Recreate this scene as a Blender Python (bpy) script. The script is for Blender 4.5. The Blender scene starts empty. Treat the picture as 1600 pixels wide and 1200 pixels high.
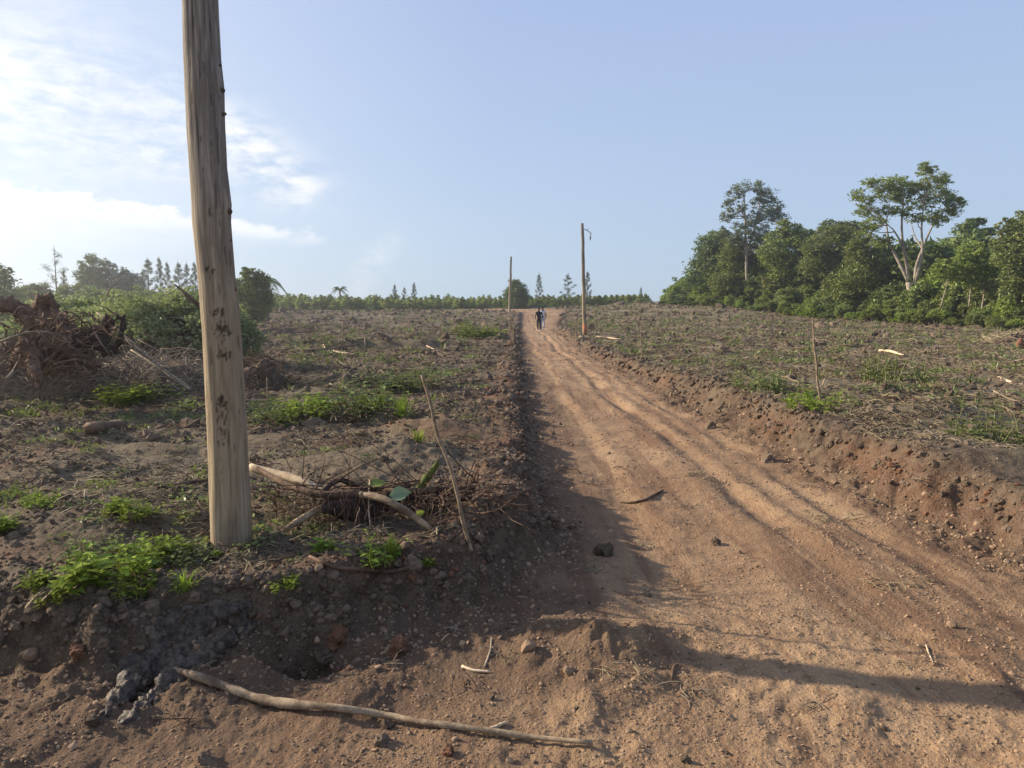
import bpy, math, random
import numpy as np
from mathutils import Vector, Matrix, Euler, Quaternion
PI = math.pi
sc = bpy.context.scene
COL = sc.collection
rnd = random.Random(7)

# ------------------------------------------------------------------ camera
F_PX = 1155.0; PITCH = math.atan(113 / F_PX); EYE = 1.6
cam_d = bpy.data.cameras.new('camera'); cam = bpy.data.objects.new('camera', cam_d); COL.objects.link(cam)
cam_d.sensor_fit = 'HORIZONTAL'; cam_d.sensor_width = 36.0; cam_d.lens = 36.0 * F_PX / 1600
cam_d.clip_start = 0.05; cam_d.clip_end = 9000
cam.location = (0, 0, EYE); cam.rotation_euler = (PI / 2 - PITCH, 0, 0)
sc.camera = cam

# ------------------------------------------------------------------ view, sampling
sc.view_settings.view_transform = 'Standard'; sc.view_settings.look = 'None'
sc.view_settings.gamma = 1.0; sc.view_settings.use_curve_mapping = False
sc.view_settings.exposure = 0.96
cy = sc.cycles
cy.use_denoising = True; cy.max_bounces = 6; cy.diffuse_bounces = 3; cy.glossy_bounces = 2
cy.transmission_bounces = 3; cy.volume_bounces = 0; cy.transparent_max_bounces = 6; cy.caustics_reflective = False
cy.sample_clamp_indirect = 6.0
try: cy.denoising_input_passes = 'RGB_ALBEDO_NORMAL'; cy.denoising_prefilter = 'ACCURATE'
except Exception: pass

# ------------------------------------------------------------------ node helper
class E:
    def __init__(s, nt, v): s.nt = nt; s.v = v
    def _o(s, op, *a):
        n = s.nt.nodes.new('ShaderNodeMath'); n.operation = op
        for i, q in enumerate((s,) + a):
            q = q.v if isinstance(q, E) else q
            if isinstance(q, (int, float)): n.inputs[i].default_value = q
            else: s.nt.links.new(q, n.inputs[i])
        return E(s.nt, n.outputs[0])
    def __add__(s, o): return s._o('ADD', o)
    __radd__ = __add__
    def __sub__(s, o): return s._o('SUBTRACT', o)
    def __rsub__(s, o): return (s * -1) + o
    def __mul__(s, o): return s._o('MULTIPLY', o)
    __rmul__ = __mul__
    def __truediv__(s, o): return s._o('DIVIDE', o)
    def pow(s, o): return s._o('POWER', o)
    def max(s, o): return s._o('MAXIMUM', o)
    def min(s, o): return s._o('MINIMUM', o)
    def f(s, op, *a): return s._o(op, *a)
    def clamp(s): return s.max(0.0).min(1.0)
    def step(s, a, b):
        n = s.nt.nodes.new('ShaderNodeMapRange'); n.interpolation_type = 'SMOOTHSTEP'
        s.nt.links.new(s.v, n.inputs[0]); n.inputs[1].default_value = a; n.inputs[2].default_value = b
        return E(s.nt, n.outputs[0])
def noise_n(nt, vec, scale, detail=4, rough=0.55, dist=0.0, lac=2.0):
    n = nt.nodes.new('ShaderNodeTexNoise'); n.inputs['Scale'].default_value = scale
    n.inputs['Detail'].default_value = detail; n.inputs['Roughness'].default_value = rough
    n.inputs['Distortion'].default_value = dist; n.inputs['Lacunarity'].default_value = lac
    if vec is not None: nt.links.new(vec, n.inputs['Vector'])
    return E(nt, n.outputs[0])
def mixc(nt, fac, a, b):
    n = nt.nodes.new('ShaderNodeMix'); n.data_type = 'RGBA'
    for k, q in ((0, fac), (6, a), (7, b)):
        q = q.v if isinstance(q, E) else q
        if isinstance(q, (int, float)): n.inputs[k].default_value = q
        elif isinstance(q, tuple): n.inputs[k].default_value = (*q, 1)
        else: nt.links.new(q, n.inputs[k])
    return n.outputs[2]
def mapping(nt, vec, scale=(1, 1, 1), rot=(0, 0, 0), loc=(0, 0, 0)):
    n = nt.nodes.new('ShaderNodeMapping'); nt.links.new(vec, n.inputs[0])
    n.inputs['Scale'].default_value = scale; n.inputs['Rotation'].default_value = rot; n.inputs['Location'].default_value = loc
    return n.outputs[0]

# ------------------------------------------------------------------ sky and sun
SUN_AZ = -71.0      # degrees from the view direction, negative = left
SUN_EL = 23.5
world = bpy.data.worlds.new('World'); sc.world = world; world.use_nodes = True
wt = world.node_tree; wt.nodes.clear()
sky = wt.nodes.new('ShaderNodeTexSky'); sky.sky_type = 'NISHITA'; sky.sun_disc = False
sky.sun_elevation = math.radians(SUN_EL); sky.sun_rotation = math.radians(SUN_AZ)
sky.altitude = 1100; sky.air_density = 1.0; sky.dust_density = 2.6; sky.ozone_density = 2.2
bg = wt.nodes.new('ShaderNodeBackground'); bg.inputs[1].default_value = 0.084
wo = wt.nodes.new('ShaderNodeOutputWorld'); wt.links.new(bg.outputs[0], wo.inputs[0])
tc = wt.nodes.new('ShaderNodeTexCoord')
sep = wt.nodes.new('ShaderNodeSeparateXYZ'); wt.links.new(tc.outputs['Generated'], sep.inputs[0])
dX, dY, dZ = (E(wt, sep.outputs[i]) for i in range(3))
AZ = dX.f('ARCTAN2', dY) * (180 / PI)
EL = dZ.f('ARCSINE') * (180 / PI)
cmb = wt.nodes.new('ShaderNodeCombineXYZ')
wt.links.new((AZ * 1.0).v, cmb.inputs[0]); wt.links.new((EL * 1.0).v, cmb.inputs[1])
av = cmb.outputs[0]
streak = noise_n(wt, mapping(wt, av, (0.10, 0.42, 1), (0, 0, math.radians(-9))), 1.0, 7, 0.62, 0.6)
fine = noise_n(wt, mapping(wt, av, (0.45, 1.1, 1), (0, 0, math.radians(-14)), (3, 7, 0)), 1.0, 6, 0.65, 0.3)
puff = noise_n(wt, mapping(wt, av, (0.22, 0.5, 1), (0, 0, 0), (11, 2, 0)), 1.0, 6, 0.6, 0.2)
wob = (puff - 0.5)
# lower wedge of cloud: thick at the left, pointed at azimuth -14
top = 5.9 - (AZ + 14.2) * 0.112 + wob * 1.7 + (fine - 0.5) * 2.2
bot = 4.75 + (AZ + 14.2) * 0.07 + wob * 1.0
wedge = ((top - EL) / 0.32).clamp() * ((EL - bot) / (2.2 - (AZ + 14.2) * 0.10).max(0.4)).clamp() * ((AZ * -1 - 13.6) / 1.3).clamp()
wedge = wedge * (0.35 + (streak * .5 + fine * .5 - 0.34) * 3.0).clamp()
rim = ((1 - ((top - 0.75 - EL) / 0.8).f('ABSOLUTE'))).clamp() * wedge * (fine * 3.0 - 0.7).clamp()
def gz(a0, e0, sa, se, tilt=0.0):
    a = (AZ - a0); e = (EL - e0) - a * tilt
    return ((a / sa).pow(2) + (e / se).pow(2)).f('MULTIPLY', -1.0).f('EXPONENT')
def gzs(a0, e0, sa, se, tilt=0.0):
    a = (AZ - a0); e = (EL - e0) - a * tilt
    q = ((a / sa) * (a / sa) + (e / se) * (e / se)) * -1.0
    return q.f('EXPONENT')
up = gzs(-33, 13.5, 9.0, 4.5, -0.1) * 1.0 + gzs(-19.5, 11.6, 4.2, 2.0, -0.42) * 1.25 + gzs(-16.0, 8.6, 1.9, 1.1, 0.1) * 0.8 + gzs(-24, 10.2, 5, 1.3, -.1) * .5
up = up * ((streak * 0.45 + fine * 0.55 - 0.42) * 5.5).clamp()
wisp = (gzs(-10.0, 4.6, 1.5, 0.9, 0.5) + gzs(-11.3, 2.6, 2.2, 1.3, 0.8)) * ((fine - 0.35) * 2.0).clamp() * 0.5
wisp = wisp + gzs(15.5, 4.0, 1.6, 0.25, 0.2) * 0.22
far_l = (AZ * -1).step(38, 60) * EL.step(3, 9) * (1 - EL.step(16, 30)) * ((streak - 0.42) * 3.0).clamp() * 0.7
veil = gzs(-46, 20, 26, 20) * 0.12
cl = (wedge * 0.85 + up * 0.95 + wisp + far_l).clamp()
hz = EL.step(-2, 32)
glow = ((AZ * -1 - 2.0) / 42.0).clamp() * (1 - EL.step(25, 70) * 0.6)
air = mixc(wt, hz, (3.25, 4.15, 5.30), (2.62, 3.30, 5.22))
air = mixc(wt, glow * 0.58, air, (4.7, 5.3, 6.1))
air = mixc(wt, 0.80, sky.outputs[0], air)
skyc = mixc(wt, veil, air, (6.2, 6.4, 6.6))
skyc = mixc(wt, (cl * 1.1).clamp(), skyc, (6.1, 6.25, 6.45))
skyc = mixc(wt, (rim * 0.95).clamp(), skyc, (7.4, 7.4, 7.4))
wt.links.new(skyc, bg.inputs[0])

sun_vec = Vector((math.sin(math.radians(SUN_AZ)) * math.cos(math.radians(SUN_EL)),
                  math.cos(math.radians(SUN_AZ)) * math.cos(math.radians(SUN_EL)), math.sin(math.radians(SUN_EL))))
sl = bpy.data.lights.new('sun', 'SUN'); sun = bpy.data.objects.new('sun', sl); COL.objects.link(sun)
sl.energy = 4.9; sl.angle = math.radians(0.9); sl.color = (1.0, 0.85, 0.66)
sun.rotation_euler = sun_vec.to_track_quat('Z', 'Y').to_euler(); sun.location = (-30, 10, 30)

# ------------------------------------------------------------------ numpy noise
def _h(ix, iy, seed):
    h = (ix.astype(np.int64) * 374761393 + iy.astype(np.int64) * 668265263 + seed * 974634777) & 0xffffffff
    h = ((h ^ (h >> 13)) * 1274126177) & 0xffffffff
    return (h ^ (h >> 16)) & 0xffff
def pn(x, y, seed=0):
    x = np.asarray(x, float); y = np.asarray(y, float)
    ix = np.floor(x); iy = np.floor(y); fx = x - ix; fy = y - iy
    u = fx * fx * fx * (fx * (fx * 6 - 15) + 10); v = fy * fy * fy * (fy * (fy * 6 - 15) + 10)
    def g(ax, ay, dx, dy):
        a = _h(ax, ay, seed) * (2 * PI / 65536); return np.cos(a) * dx + np.sin(a) * dy
    n00 = g(ix, iy, fx, fy); n10 = g(ix + 1, iy, fx - 1, fy); n01 = g(ix, iy + 1, fx, fy - 1); n11 = g(ix + 1, iy + 1, fx - 1, fy - 1)
    a = n00 + (n10 - n00) * u; b = n01 + (n11 - n01) * u
    return (a + (b - a) * v) * 1.5
def fbm(x, y, seed=0, oct=4, gain=0.5):
    r = 0; a = 1.0; f = 1.0
    for i in range(oct):
        r = r + a * pn(x * f, y * f, seed + i * 17); a *= gain; f *= 2.03
    return r
def sst(a, b, x):
    t = np.clip((x - a) / (b - a), 0, 1); return t * t * (3 - 2 * t)

# ------------------------------------------------------------------ the lie of the land
CUT = np.array([(-40, 115), (-25, 112), (-3, 104), (1.3, 95), (1.0, 80), (.6, 60), (.33, 25), (.3, 11), (.32, 7.3), (.33, 5.4), (.12, 4.1),
    (-.30, 3.72), (-.72, 3.42), (-1.16, 3.12), (-1.6, 3.0), (-2.15, 3.1), (-3.2, 3.3), (-8, 4), (-40, 8), (-40, -40), (6, -40), (3.9, 0), (3.4, 3),
    (3.15, 4.6), (3.05, 6.5), (3.1, 8.7), (3.0, 12), (2.95, 20), (3.1, 51), (3.4, 60), (5, 80), (6.8, 96), (6, 108), (0, 116), (-25, 122), (-40, 126)], float)
def cut_sd(x, y):
    best = np.full(x.shape, 1e9); inside = np.zeros(x.shape, bool); n = len(CUT)
    for i in range(n):
        ax, ay = CUT[i]; bx, by = CUT[(i + 1) % n]
        ex, ey = bx - ax, by - ay; px, py = x - ax, y - ay
        t = np.clip((px * ex + py * ey) / (ex * ex + ey * ey), 0, 1)
        best = np.minimum(best, (px - ex * t) ** 2 + (py - ey * t) ** 2)
        c = ((ay <= y) & (by > y)) | ((by <= y) & (ay > y))
        if ey != 0: inside ^= c & (x < ax + (y - ay) * ex / ey)
    d = np.sqrt(best); return np.where(inside, -d, d)
POLE = (-1.55, 4.10)
def base(x, y):
    b = 1.75 * sst(55, 118, y) - 6.0 * sst(124, 230, y)
    b = b + 1.0 * np.exp(-((x - 24) / 20) ** 2) * sst(45, 100, y) * (1 - sst(125, 190, y))
    b = b + 0.25 * fbm(x * .03, y * .03, 5, 3) * sst(12, 50, y)
    return b
def terrain(x, y, cell=None):
    """height and soil masks; cell = local mesh spacing, so that only detail the mesh can carry is added"""
    x = np.asarray(x, float); y = np.asarray(y, float)
    if cell is None: cell = np.full(x.shape, 0.02)
    def lod(w): return np.clip(1.8 - cell * 2.4 / w, 0, 1)
    sd = cut_sd(x, y)
    sdw = sd + 0.16 * fbm(x * 1.3, y * 1.3, 21, 3) * np.clip(cell * 0 + 1, 0, 1) + 0.05 * pn(x * 9, y * 9, 3) * lod(.11)
    left = x < 1.7
    z = base(x, y)
    hb = np.where(left, 0.31 - .14 * sst(4.6, 7.5, y) + .05 * pn(y * .8, x * .3, 18) * sst(4, 6, y), 0.20 + 0.16 * (1 - sst(8, 30, y))) * (1 - 0.35 * sst(70, 100, y))
    w = np.where(left, 0.30 + .14 * pn(x * .9, y * .9, 6), 0.52 + .2 * pn(x * .8, y * .8, 6))
    up = sst(0, 1, sdw / w)
    z = z + hb * up
    # spoil thrown up along the edges of the cut
    berm = np.exp(-((sdw - 0.42) / 0.22) ** 2)
    lr = left & (y > 3.6)
    bl = sst(4.0, 5.0, y) * (0.06 + 0.09 * fbm(y * .9, x * .3, 8, 2)) + 0.05 * np.exp(-((y - 4.7) / .7) ** 2)
    z = z + berm * np.where(lr, bl, np.where(left, 0.02, 0.05 + 0.07 * pn(y * .7, x * .2, 4)))
    # field relief
    fld = sst(0.2, 1.2, sd)
    furrow = fbm(x * .22 + .3 * pn(y * .2, x * .1, 2), y * 1.05, 31, 3, .55)
    z = z + fld * (0.085 * furrow * lod(1.0) + 0.10 * fbm(x * .35, y * .35, 41, 3))
    for (ry, rh, rw, s) in ((20.5, .10, .5, 1), (28.5, .20, .7, 1), (38, .12, .6, 1), (53, .22, 1.2, 1), (66, .2, 1.3, 1), (84, .35, 1.8, 1)):
        yy = y - ry - 1.2 * pn(x * .12, x * 0 + ry, 77)
        z = z + np.where(left, 1, .35) * fld * rh * sst(-.3, .4, pn(x * .09, x * 0 + ry, 12) + .15) * 1.7 * sst(-rw * .45, 0, yy) * (1 - sst(0, rw * 2.2, yy))
    cl = 1 - 2 * np.abs(fbm(x * 3.1, y * 3.1, 51, 3, .55))
    zone = .35 + .65 * sst(-.25, .35, fbm(x * .45, y * .45, 55, 2))
    z = z + (fld * .8 + .2 * up) * (0.022 + .055 * sst(7, 24, y)) * zone * cl * lod(.22)
    bil = .6 * np.abs(pn(x * 7, y * 7, 61)) * lod(.14) + .55 * np.abs(pn(x * 16, y * 16, 62)) * lod(.06) + .35 * np.abs(pn(x * 33, y * 33, 64)) * lod(.03)
    rough = np.clip(up * (.55 + .8 * fbm(x * .8, y * .8, 63, 2)) + .9 * np.exp(-(sdw / .35) ** 2), 0.05, 1.6)
    z = z + .045 * bil * rough * (.35 + .65 * zone) + .055 * np.exp(-((sdw - .05) / .28) ** 2) * fbm(x * 3.4, y * 3.4, 66, 3, .6) * lod(.3)
    z = z + .012 * fbm(x * 34, y * 34, 65, 2) * (rough * .8 + .05) * lod(.03)
    # road
    rd = 1 - up
    mx = x + .18 * pn(y * .18, y * 0 + 3, 9) + .05 * pn(y * .9, y * 0, 19)
    rut = -.045 * np.exp(-((mx - 1.95 - .05 * np.sin(y * .3)) / .11) ** 2) + .03 * np.exp(-((mx - 2.14) / .10) ** 2) + .02 * np.exp(-((mx - 1.74) / .12) ** 2)
    rut = rut - .03 * np.exp(-((mx - .95) / .13) ** 2) + .015 * np.exp(-((mx - 1.15) / .1) ** 2) - .03 * np.exp(-((mx - 2.62) / .10) ** 2) + .02 * np.exp(-((mx - 2.45) / .08) ** 2)
    rut = rut * sst(2.6, 4.5, y) * (.75 + .85 * pn(y * .35, x * .1, 90))
    z = z + rd * (rut + .035 * fbm(x * .7, y * .45, 71, 2) + .014 * fbm(x * 3, y * 2.2, 72, 3) * lod(.2) + .006 * np.abs(pn(x * 14, y * 11, 74)) * lod(.08) + .003 * pn(x * 40, y * 36, 75) * lod(.03))
    nearf = (1 - sst(3.0, 4.4, y)) * rd
    z = z + nearf * (.045 * sst(-.1, .7, fbm(x * 1.3 + 4, y * 1.3, 81, 3)) + .022 * np.abs(pn(x * 8, y * 8, 82)) * sst(-.1, .4, pn(x * 1.1, y * 1.1, 83) + .15))
    # low hump of spoil lying out on the road, lower middle of the view
    z = z + .075 * np.exp(-(((x - .42) / .34) ** 2 + ((y - 3.38) / .2) ** 2)) * (1 + .6 * pn(x * 5, y * 5, 84)) * (1 + .5 * np.abs(pn(x * 17, y * 17, 88)))
    # spoil round the foot of the near pole
    dp = np.hypot(x - POLE[0], y - POLE[1]); wp = np.exp(-(dp / .55) ** 4); z = z * (1 - wp) + wp * (.255 + .35 * np.clip(z - .36, -.06, .06) + .05 * sst(.25, .0, np.abs(dp - .17)) * (1 + pn(x * 7, y * 7, 85)) * (.4 + .6 * sst(-.1, .1, x - POLE[0])))
    # hollow dug into the bank
    hol = np.exp(-(((x + .93) / .17) ** 2 + ((y - 3.30) / .10) ** 2)); z = z - .30 * hol
    # mounds in the left field
    for (mxx, myy, mr, mh) in ((-2.9, 4.6, .55, .10), (-3.9, 6.4, .8, .13), (-.9, 6.6, .6, .10), (-3.0, 13.2, 1.0, .30), (-.8, 8.6, .6, .16), (-5.5, 8.2, .9, .15), (3.95, 6.3, .5, .10), (4.7, 8.5, .8, .12), (-2.3, 9.4, .9, .14)):
        z = z + mh * np.exp(-((x - mxx) ** 2 + (y - myy) ** 2) / mr ** 2) * (1 + .4 * pn(x * 3, y * 3, 86))
    red = np.exp(-(((x + 1.2) / .5) ** 2 + ((y - 5.1) / .35) ** 2)) + .9 * np.exp(-(((x + 1.03) / .18) ** 2 + ((y - 3.17) / .16) ** 2)) \
        + np.where(~left, 1.0, .0) * np.exp(-((sdw - .2) / .2) ** 2) * (.35 + .7 * pn(y * .6, x, 91)) + .55 * sst(.15, .6, fbm(x * .5, y * .7, 92, 3)) * (left & (y > 4.5)) + .5 * berm * lr
    return z, sdw, up, np.clip(red, 0, 1)
def _grid(x0, x1, y0, y1, st):
    gx = np.arange(x0, x1 + st, st); gy = np.arange(y0, y1 + st, st); X_, Y_ = np.meshgrid(gx, gy)
    return (x0, y0, st, terrain(X_.ravel(), Y_.ravel(), np.full(X_.size, st * .4))[0].reshape(X_.shape))
_HG = [_grid(-5, 5, 2.2, 7.5, .02), _grid(-14, 12, 2, 34, .07), _grid(-110, 110, 2, 150, .6)]
def Hq(x, y):
    x = np.asarray(x, float); y = np.asarray(y, float); out = np.full(x.shape, np.nan)
    for x0, y0, st, A in _HG:
        u = (x - x0) / st; v = (y - y0) / st; ok = np.isnan(out) & (u >= 0) & (v >= 0) & (u < A.shape[1] - 2) & (v < A.shape[0] - 2)
        i = np.clip(u.astype(int), 0, A.shape[1] - 2); j = np.clip(v.astype(int), 0, A.shape[0] - 2); fu = u - i; fv = v - j
        h = A[j, i] * (1 - fu) * (1 - fv) + A[j, i + 1] * fu * (1 - fv) + A[j + 1, i] * (1 - fu) * fv + A[j + 1, i + 1] * fu * fv
        out = np.where(ok, h, out)
    return out
def Hz(x, y):
    h = float(Hq(np.array([x]), np.array([y]))[0])
    return h if h == h else float(terrain(np.array([x]), np.array([y]))[0][0])
def ray(px, py):
    dx = (px - 800) / F_PX; dz = -(py - 600) / F_PX
    return Vector((dx, math.cos(PITCH) + dz * math.sin(PITCH), -math.sin(PITCH) + dz * math.cos(PITCH)))
def D(px, py, Y):
    """the point seen at photo pixel (px, py) at Y metres ahead"""
    d = ray(px, py); s = Y / d.y; return Vector((d.x * s, Y, EYE + d.z * s))
_Ys = np.exp(np.linspace(math.log(2.0), math.log(135), 1400))
def G(px, py):
    """the spot of ground seen at photo pixel (px, py)"""
    d = ray(px, py); xs = d.x / d.y * _Ys; zs = EYE + d.z / d.y * _Ys
    h = np.nan_to_num(Hq(xs, _Ys), nan=-9.0); k = np.nonzero(h >= zs)[0]
    k = int(k[0]) if len(k) else len(_Ys) - 1
    return Vector((float(xs[k]), float(_Ys[k]), float(h[k])))

# ------------------------------------------------------------------ object helpers
def tag(o, label=None, cat=None, group=None, kind=None):
    if label: o['label'] = label
    if cat: o['category'] = cat
    if group: o['group'] = group
    if kind: o['kind'] = kind
    return o
def link(name, me, parent=None, loc=None):
    o = bpy.data.objects.new(name, me); COL.objects.link(o)
    if parent: o.parent = parent
    if loc is not None: o.location = loc
    return o
def empty(name, loc=(0, 0, 0), rz=0, s=1):
    o = bpy.data.objects.new(name, None); COL.objects.link(o); o.empty_display_size = .2
    o.location = loc; o.rotation_euler = (0, 0, rz); o.scale = (s, s, s); return o
def copy_tree(o, parent=None):
    c = o.copy(); COL.objects.link(c)
    if parent: c.parent = parent
    for ch in list(o.children): copy_tree(ch, c)
    return c
def mesh_np(name, V, quads=None, tris=None, mats=(), midx=None, smooth=False, attrs=None):
    V = np.asarray(V, np.float32).reshape(-1, 3)
    q = np.zeros((0, 4), np.int32) if quads is None or not len(quads) else np.asarray(quads, np.int32)
    t = np.zeros((0, 3), np.int32) if tris is None or not len(tris) else np.asarray(tris, np.int32)
    me = bpy.data.meshes.new(name)
    me.vertices.add(len(V)); me.vertices.foreach_set('co', V.ravel())
    li = np.concatenate([q.ravel(), t.ravel()]); me.loops.add(len(li)); me.loops.foreach_set('vertex_index', li)
    me.polygons.add(len(q) + len(t))
    st = np.concatenate([np.arange(len(q)) * 4, len(q) * 4 + np.arange(len(t)) * 3]).astype(np.int32)
    me.polygons.foreach_set('loop_start', st)
    for m in mats: me.materials.append(m)
    if midx is not None: me.polygons.foreach_set('material_index', np.asarray(midx, np.int32))
    me.polygons.foreach_set('use_smooth', np.full(len(q) + len(t), bool(smooth)))
    for k, a in (attrs or {}).items():
        at = me.attributes.new(k, 'FLOAT', 'POINT'); at.data.foreach_set('value', np.asarray(a, np.float32))
    me.update(calc_edges=True); me.validate()
    return me
class MB:
    def __init__(s): s.v = []; s.q = []; s.t = []; s.n = 0; s.var = []
    def add(s, V, q=None, t=None, var=0.5):
        V = np.asarray(V, float).reshape(-1, 3)
        if q is not None and len(q): s.q.append(np.asarray(q) + s.n)
        if t is not None and len(t): s.t.append(np.asarray(t) + s.n)
        s.v.append(V); s.n += len(V); s.var.append(np.full(len(V), var) if np.isscalar(var) else var)
        return s
    def tube(s, pts, rad, n=8, wob=0.0, cap=True, seed=0, flat=1.0):
        pts = [Vector(p) for p in pts]; m = len(pts); r = random.Random(seed + m)
        if np.isscalar(rad): rad = [rad] * m
        V = []; prev = None
        for i, p in enumerate(pts):
            d = (pts[min(i + 1, m - 1)] - pts[max(i - 1, 0)]).normalized()
            if prev is None:
                a = d.orthogonal().normalized()
            else:
                a = (prev - d * prev.dot(d))
                a = a.normalized() if a.length > 1e-6 else d.orthogonal().normalized()
            prev = a; b = d.cross(a)
            for k in range(n):
                th = 2 * PI * k / n; rr = rad[i] * (1 + wob * (r.random() * 2 - 1))
                V.append(p + (a * math.cos(th) + b * math.sin(th) * flat) * rr)
        q = [(i * n + k, i * n + (k + 1) % n, (i + 1) * n + (k + 1) % n, (i + 1) * n + k) for i in range(m - 1) for k in range(n)]
        t = []
        if cap:
            V += [pts[0], pts[-1]]; c0 = m * n; c1 = c0 + 1
            t = [(c0, (k + 1) % n, k) for k in range(n)] + [(c1, (m - 1) * n + k, (m - 1) * n + (k + 1) % n) for k in range(n)]
        return s.add([tuple(v) for v in V], q, t, var=r.random())
    def mesh(s, name, mat, smooth=True):
        return mesh_np(name, np.concatenate(s.v), np.concatenate(s.q) if s.q else None, np.concatenate(s.t) if s.t else None,
                       [mat], None, smooth, {'var': np.concatenate(s.var)})
def bez(a, b, bend=(0, 0, 0), n=8, jit=0.0, r=None):
    a = Vector(a); b = Vector(b); c = (a + b) / 2 + Vector(bend); out = []
    for i in range(n):
        t = i / (n - 1); p = a * (1 - t) ** 2 + c * 2 * t * (1 - t) + b * t * t
        if jit and 0 < i < n - 1: p += Vector((r.uniform(-jit, jit), r.uniform(-jit, jit), r.uniform(-jit, jit)))
        out.append(p)
    return out
def taper(a, b, n, pw=1.0): return [a + (b - a) * (i / (n - 1)) ** pw for i in range(n)]
def smooth_path(P, k=3):
    """Catmull-Rom through the points"""
    P = [Vector(p) for p in P]; Q = [P[0] * 2 - P[1]] + P + [P[-1] * 2 - P[-2]]; out = []
    for i in range(1, len(Q) - 2):
        for j in range(k):
            t = j / k; a, b, c, d = Q[i - 1], Q[i], Q[i + 1], Q[i + 2]
            out.append(.5 * ((2 * b) + (c - a) * t + (2 * a - 5 * b + 4 * c - d) * t * t + (3 * b - a - 3 * c + d) * t ** 3))
    out.append(P[-1]); return out

# ------------------------------------------------------------------ materials
def mat(name):
    m = bpy.data.materials.new(name); m.use_nodes = True; nt = m.node_tree; nt.nodes.clear()
    o = nt.nodes.new('ShaderNodeOutputMaterial'); return m, nt, o
def principled(nt, out, col, rough=0.9, spec=0.2, bump=None, bstr=0.5, bdist=0.02):
    p = nt.nodes.new('ShaderNodeBsdfPrincipled')
    for k, q in (('Base Color', col), ('Roughness', rough)):
        q = q.v if isinstance(q, E) else q
        if isinstance(q, tuple): p.inputs[k].default_value = (*q, 1)
        elif isinstance(q, (int, float)): p.inputs[k].default_value = q
        else: nt.links.new(q, p.inputs[k])
    if isinstance(spec, E): nt.links.new(spec.v, p.inputs['Specular IOR Level'])
    else: p.inputs['Specular IOR Level'].default_value = spec
    if bump is not None:
        b = nt.nodes.new('ShaderNodeBump'); b.inputs['Strength'].default_value = bstr; b.inputs['Distance'].default_value = bdist
        nt.links.new(bump.v, b.inputs['Height']); nt.links.new(b.outputs[0], p.inputs['Normal'])
    nt.links.new(p.outputs[0], out.inputs[0]); return p
def attr(nt, name):
    a = nt.nodes.new('ShaderNodeAttribute'); a.attribute_name = name; return E(nt, a.outputs['Fac'])
def geo_pos(nt): return nt.nodes.new('ShaderNodeNewGeometry').outputs['Position']
def objc(nt): return nt.nodes.new('ShaderNodeTexCoord').outputs['Object']

def soil_material():
    m, nt, o = mat('soil'); P = geo_pos(nt)
    road, red, dry = attr(nt, 'road'), attr(nt, 'red'), attr(nt, 'dry')
    n1 = noise_n(nt, P, 1.1, 6, .6); n2 = noise_n(nt, P, 9, 5, .65); n3 = noise_n(nt, P, 60, 4, .7); n4 = noise_n(nt, P, .35, 3, .5)
    field = mixc(nt, (n2 * .6 + n3 * .4).step(.34, .66), (.045, .032, .023), (.150, .115, .080))
    field = mixc(nt, n1.step(.45, .75) * .55, field, (.155, .123, .086))
    field = mixc(nt, dry * (n2 * .5 + n3 * .7 - .15).clamp(), field, (.275, .23, .145))
    field = mixc(nt, attr(nt, 'green') * ((n3 + n2) * 1.6 - 1.2).clamp() * .7, field, (.10, .105, .045))
    redc = mixc(nt, n3.step(.35, .65), (.105, .046, .027), (.235, .115, .066))
    field = mixc(nt, (red * (n1 + .25)).clamp() * .8, field, redc)
    rc = mixc(nt, (n1 * .5 + n4 * .5).step(.38, .62), (.225, .140, .082), (.330, .222, .132))
    rc = mixc(nt, n2.step(.50, .70) * .7, rc, (.145, .090, .056))
    rc = mixc(nt, n3.step(.52, .66) * .6, rc, (.43, .30, .185))
    trk = noise_n(nt, mapping(nt, P, (5.0, .35, 1)), 1.0, 4, .6)
    rc = mixc(nt, trk.step(.50, .62) * .62, rc, (.145, .082, .050))
    rc = mixc(nt, attr(nt, 'damp_shade') * .75, rc, (.085, .056, .040))
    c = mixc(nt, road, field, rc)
    v = nt.nodes.new('ShaderNodeTexVoronoi'); v.inputs['Scale'].default_value = 42; nt.links.new(P, v.inputs['Vector'])
    pv = (0.42 - E(nt, v.outputs['Distance'])).max(0.0)
    bump = n3 * .5 + n2 * 1.2 + pv * .8 + noise_n(nt, P, 240, 2, .6) * .15
    principled(nt, o, c, .95, .12, bump, .85, .03)
    return m
M = {}
M['soil'] = soil_material()
def simple(name, c1, c2, scale=8, rough=.9, spec=.15, stretch=(1, 1, 1), bstr=.4, bdist=.01, var=.25, c3=None):
    m, nt, o = mat(name); P = mapping(nt, objc(nt), stretch)
    n = noise_n(nt, P, scale, 5, .62); n2 = noise_n(nt, P, scale * 6, 3, .6)
    c = mixc(nt, (n * .7 + n2 * .3).step(.36, .64), c1, c2)
    if c3: c = mixc(nt, noise_n(nt, P, scale * .35, 4, .6).step(.55, .68), c, c3)
    a = attr(nt, 'var')
    hv = nt.nodes.new('ShaderNodeHueSaturation'); nt.links.new(c, hv.inputs['Color']); nt.links.new((a * (2 * var) + (1 - var)).v, hv.inputs['Value'])
    principled(nt, o, hv.outputs[0], rough, spec, n + n2 * .5, bstr, bdist); return m
M['clod'] = simple('clod', (.060, .043, .031), (.19, .142, .100), 14, .95, .1, var=.35)
M['red_clod'] = simple('red_clod', (.095, .048, .030), (.20, .105, .065), 14, .95, .1)
M['gravel'] = simple('gravel', (.17, .11, .07), (.40, .28, .18), 20, .95, .1, var=.35)
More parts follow.
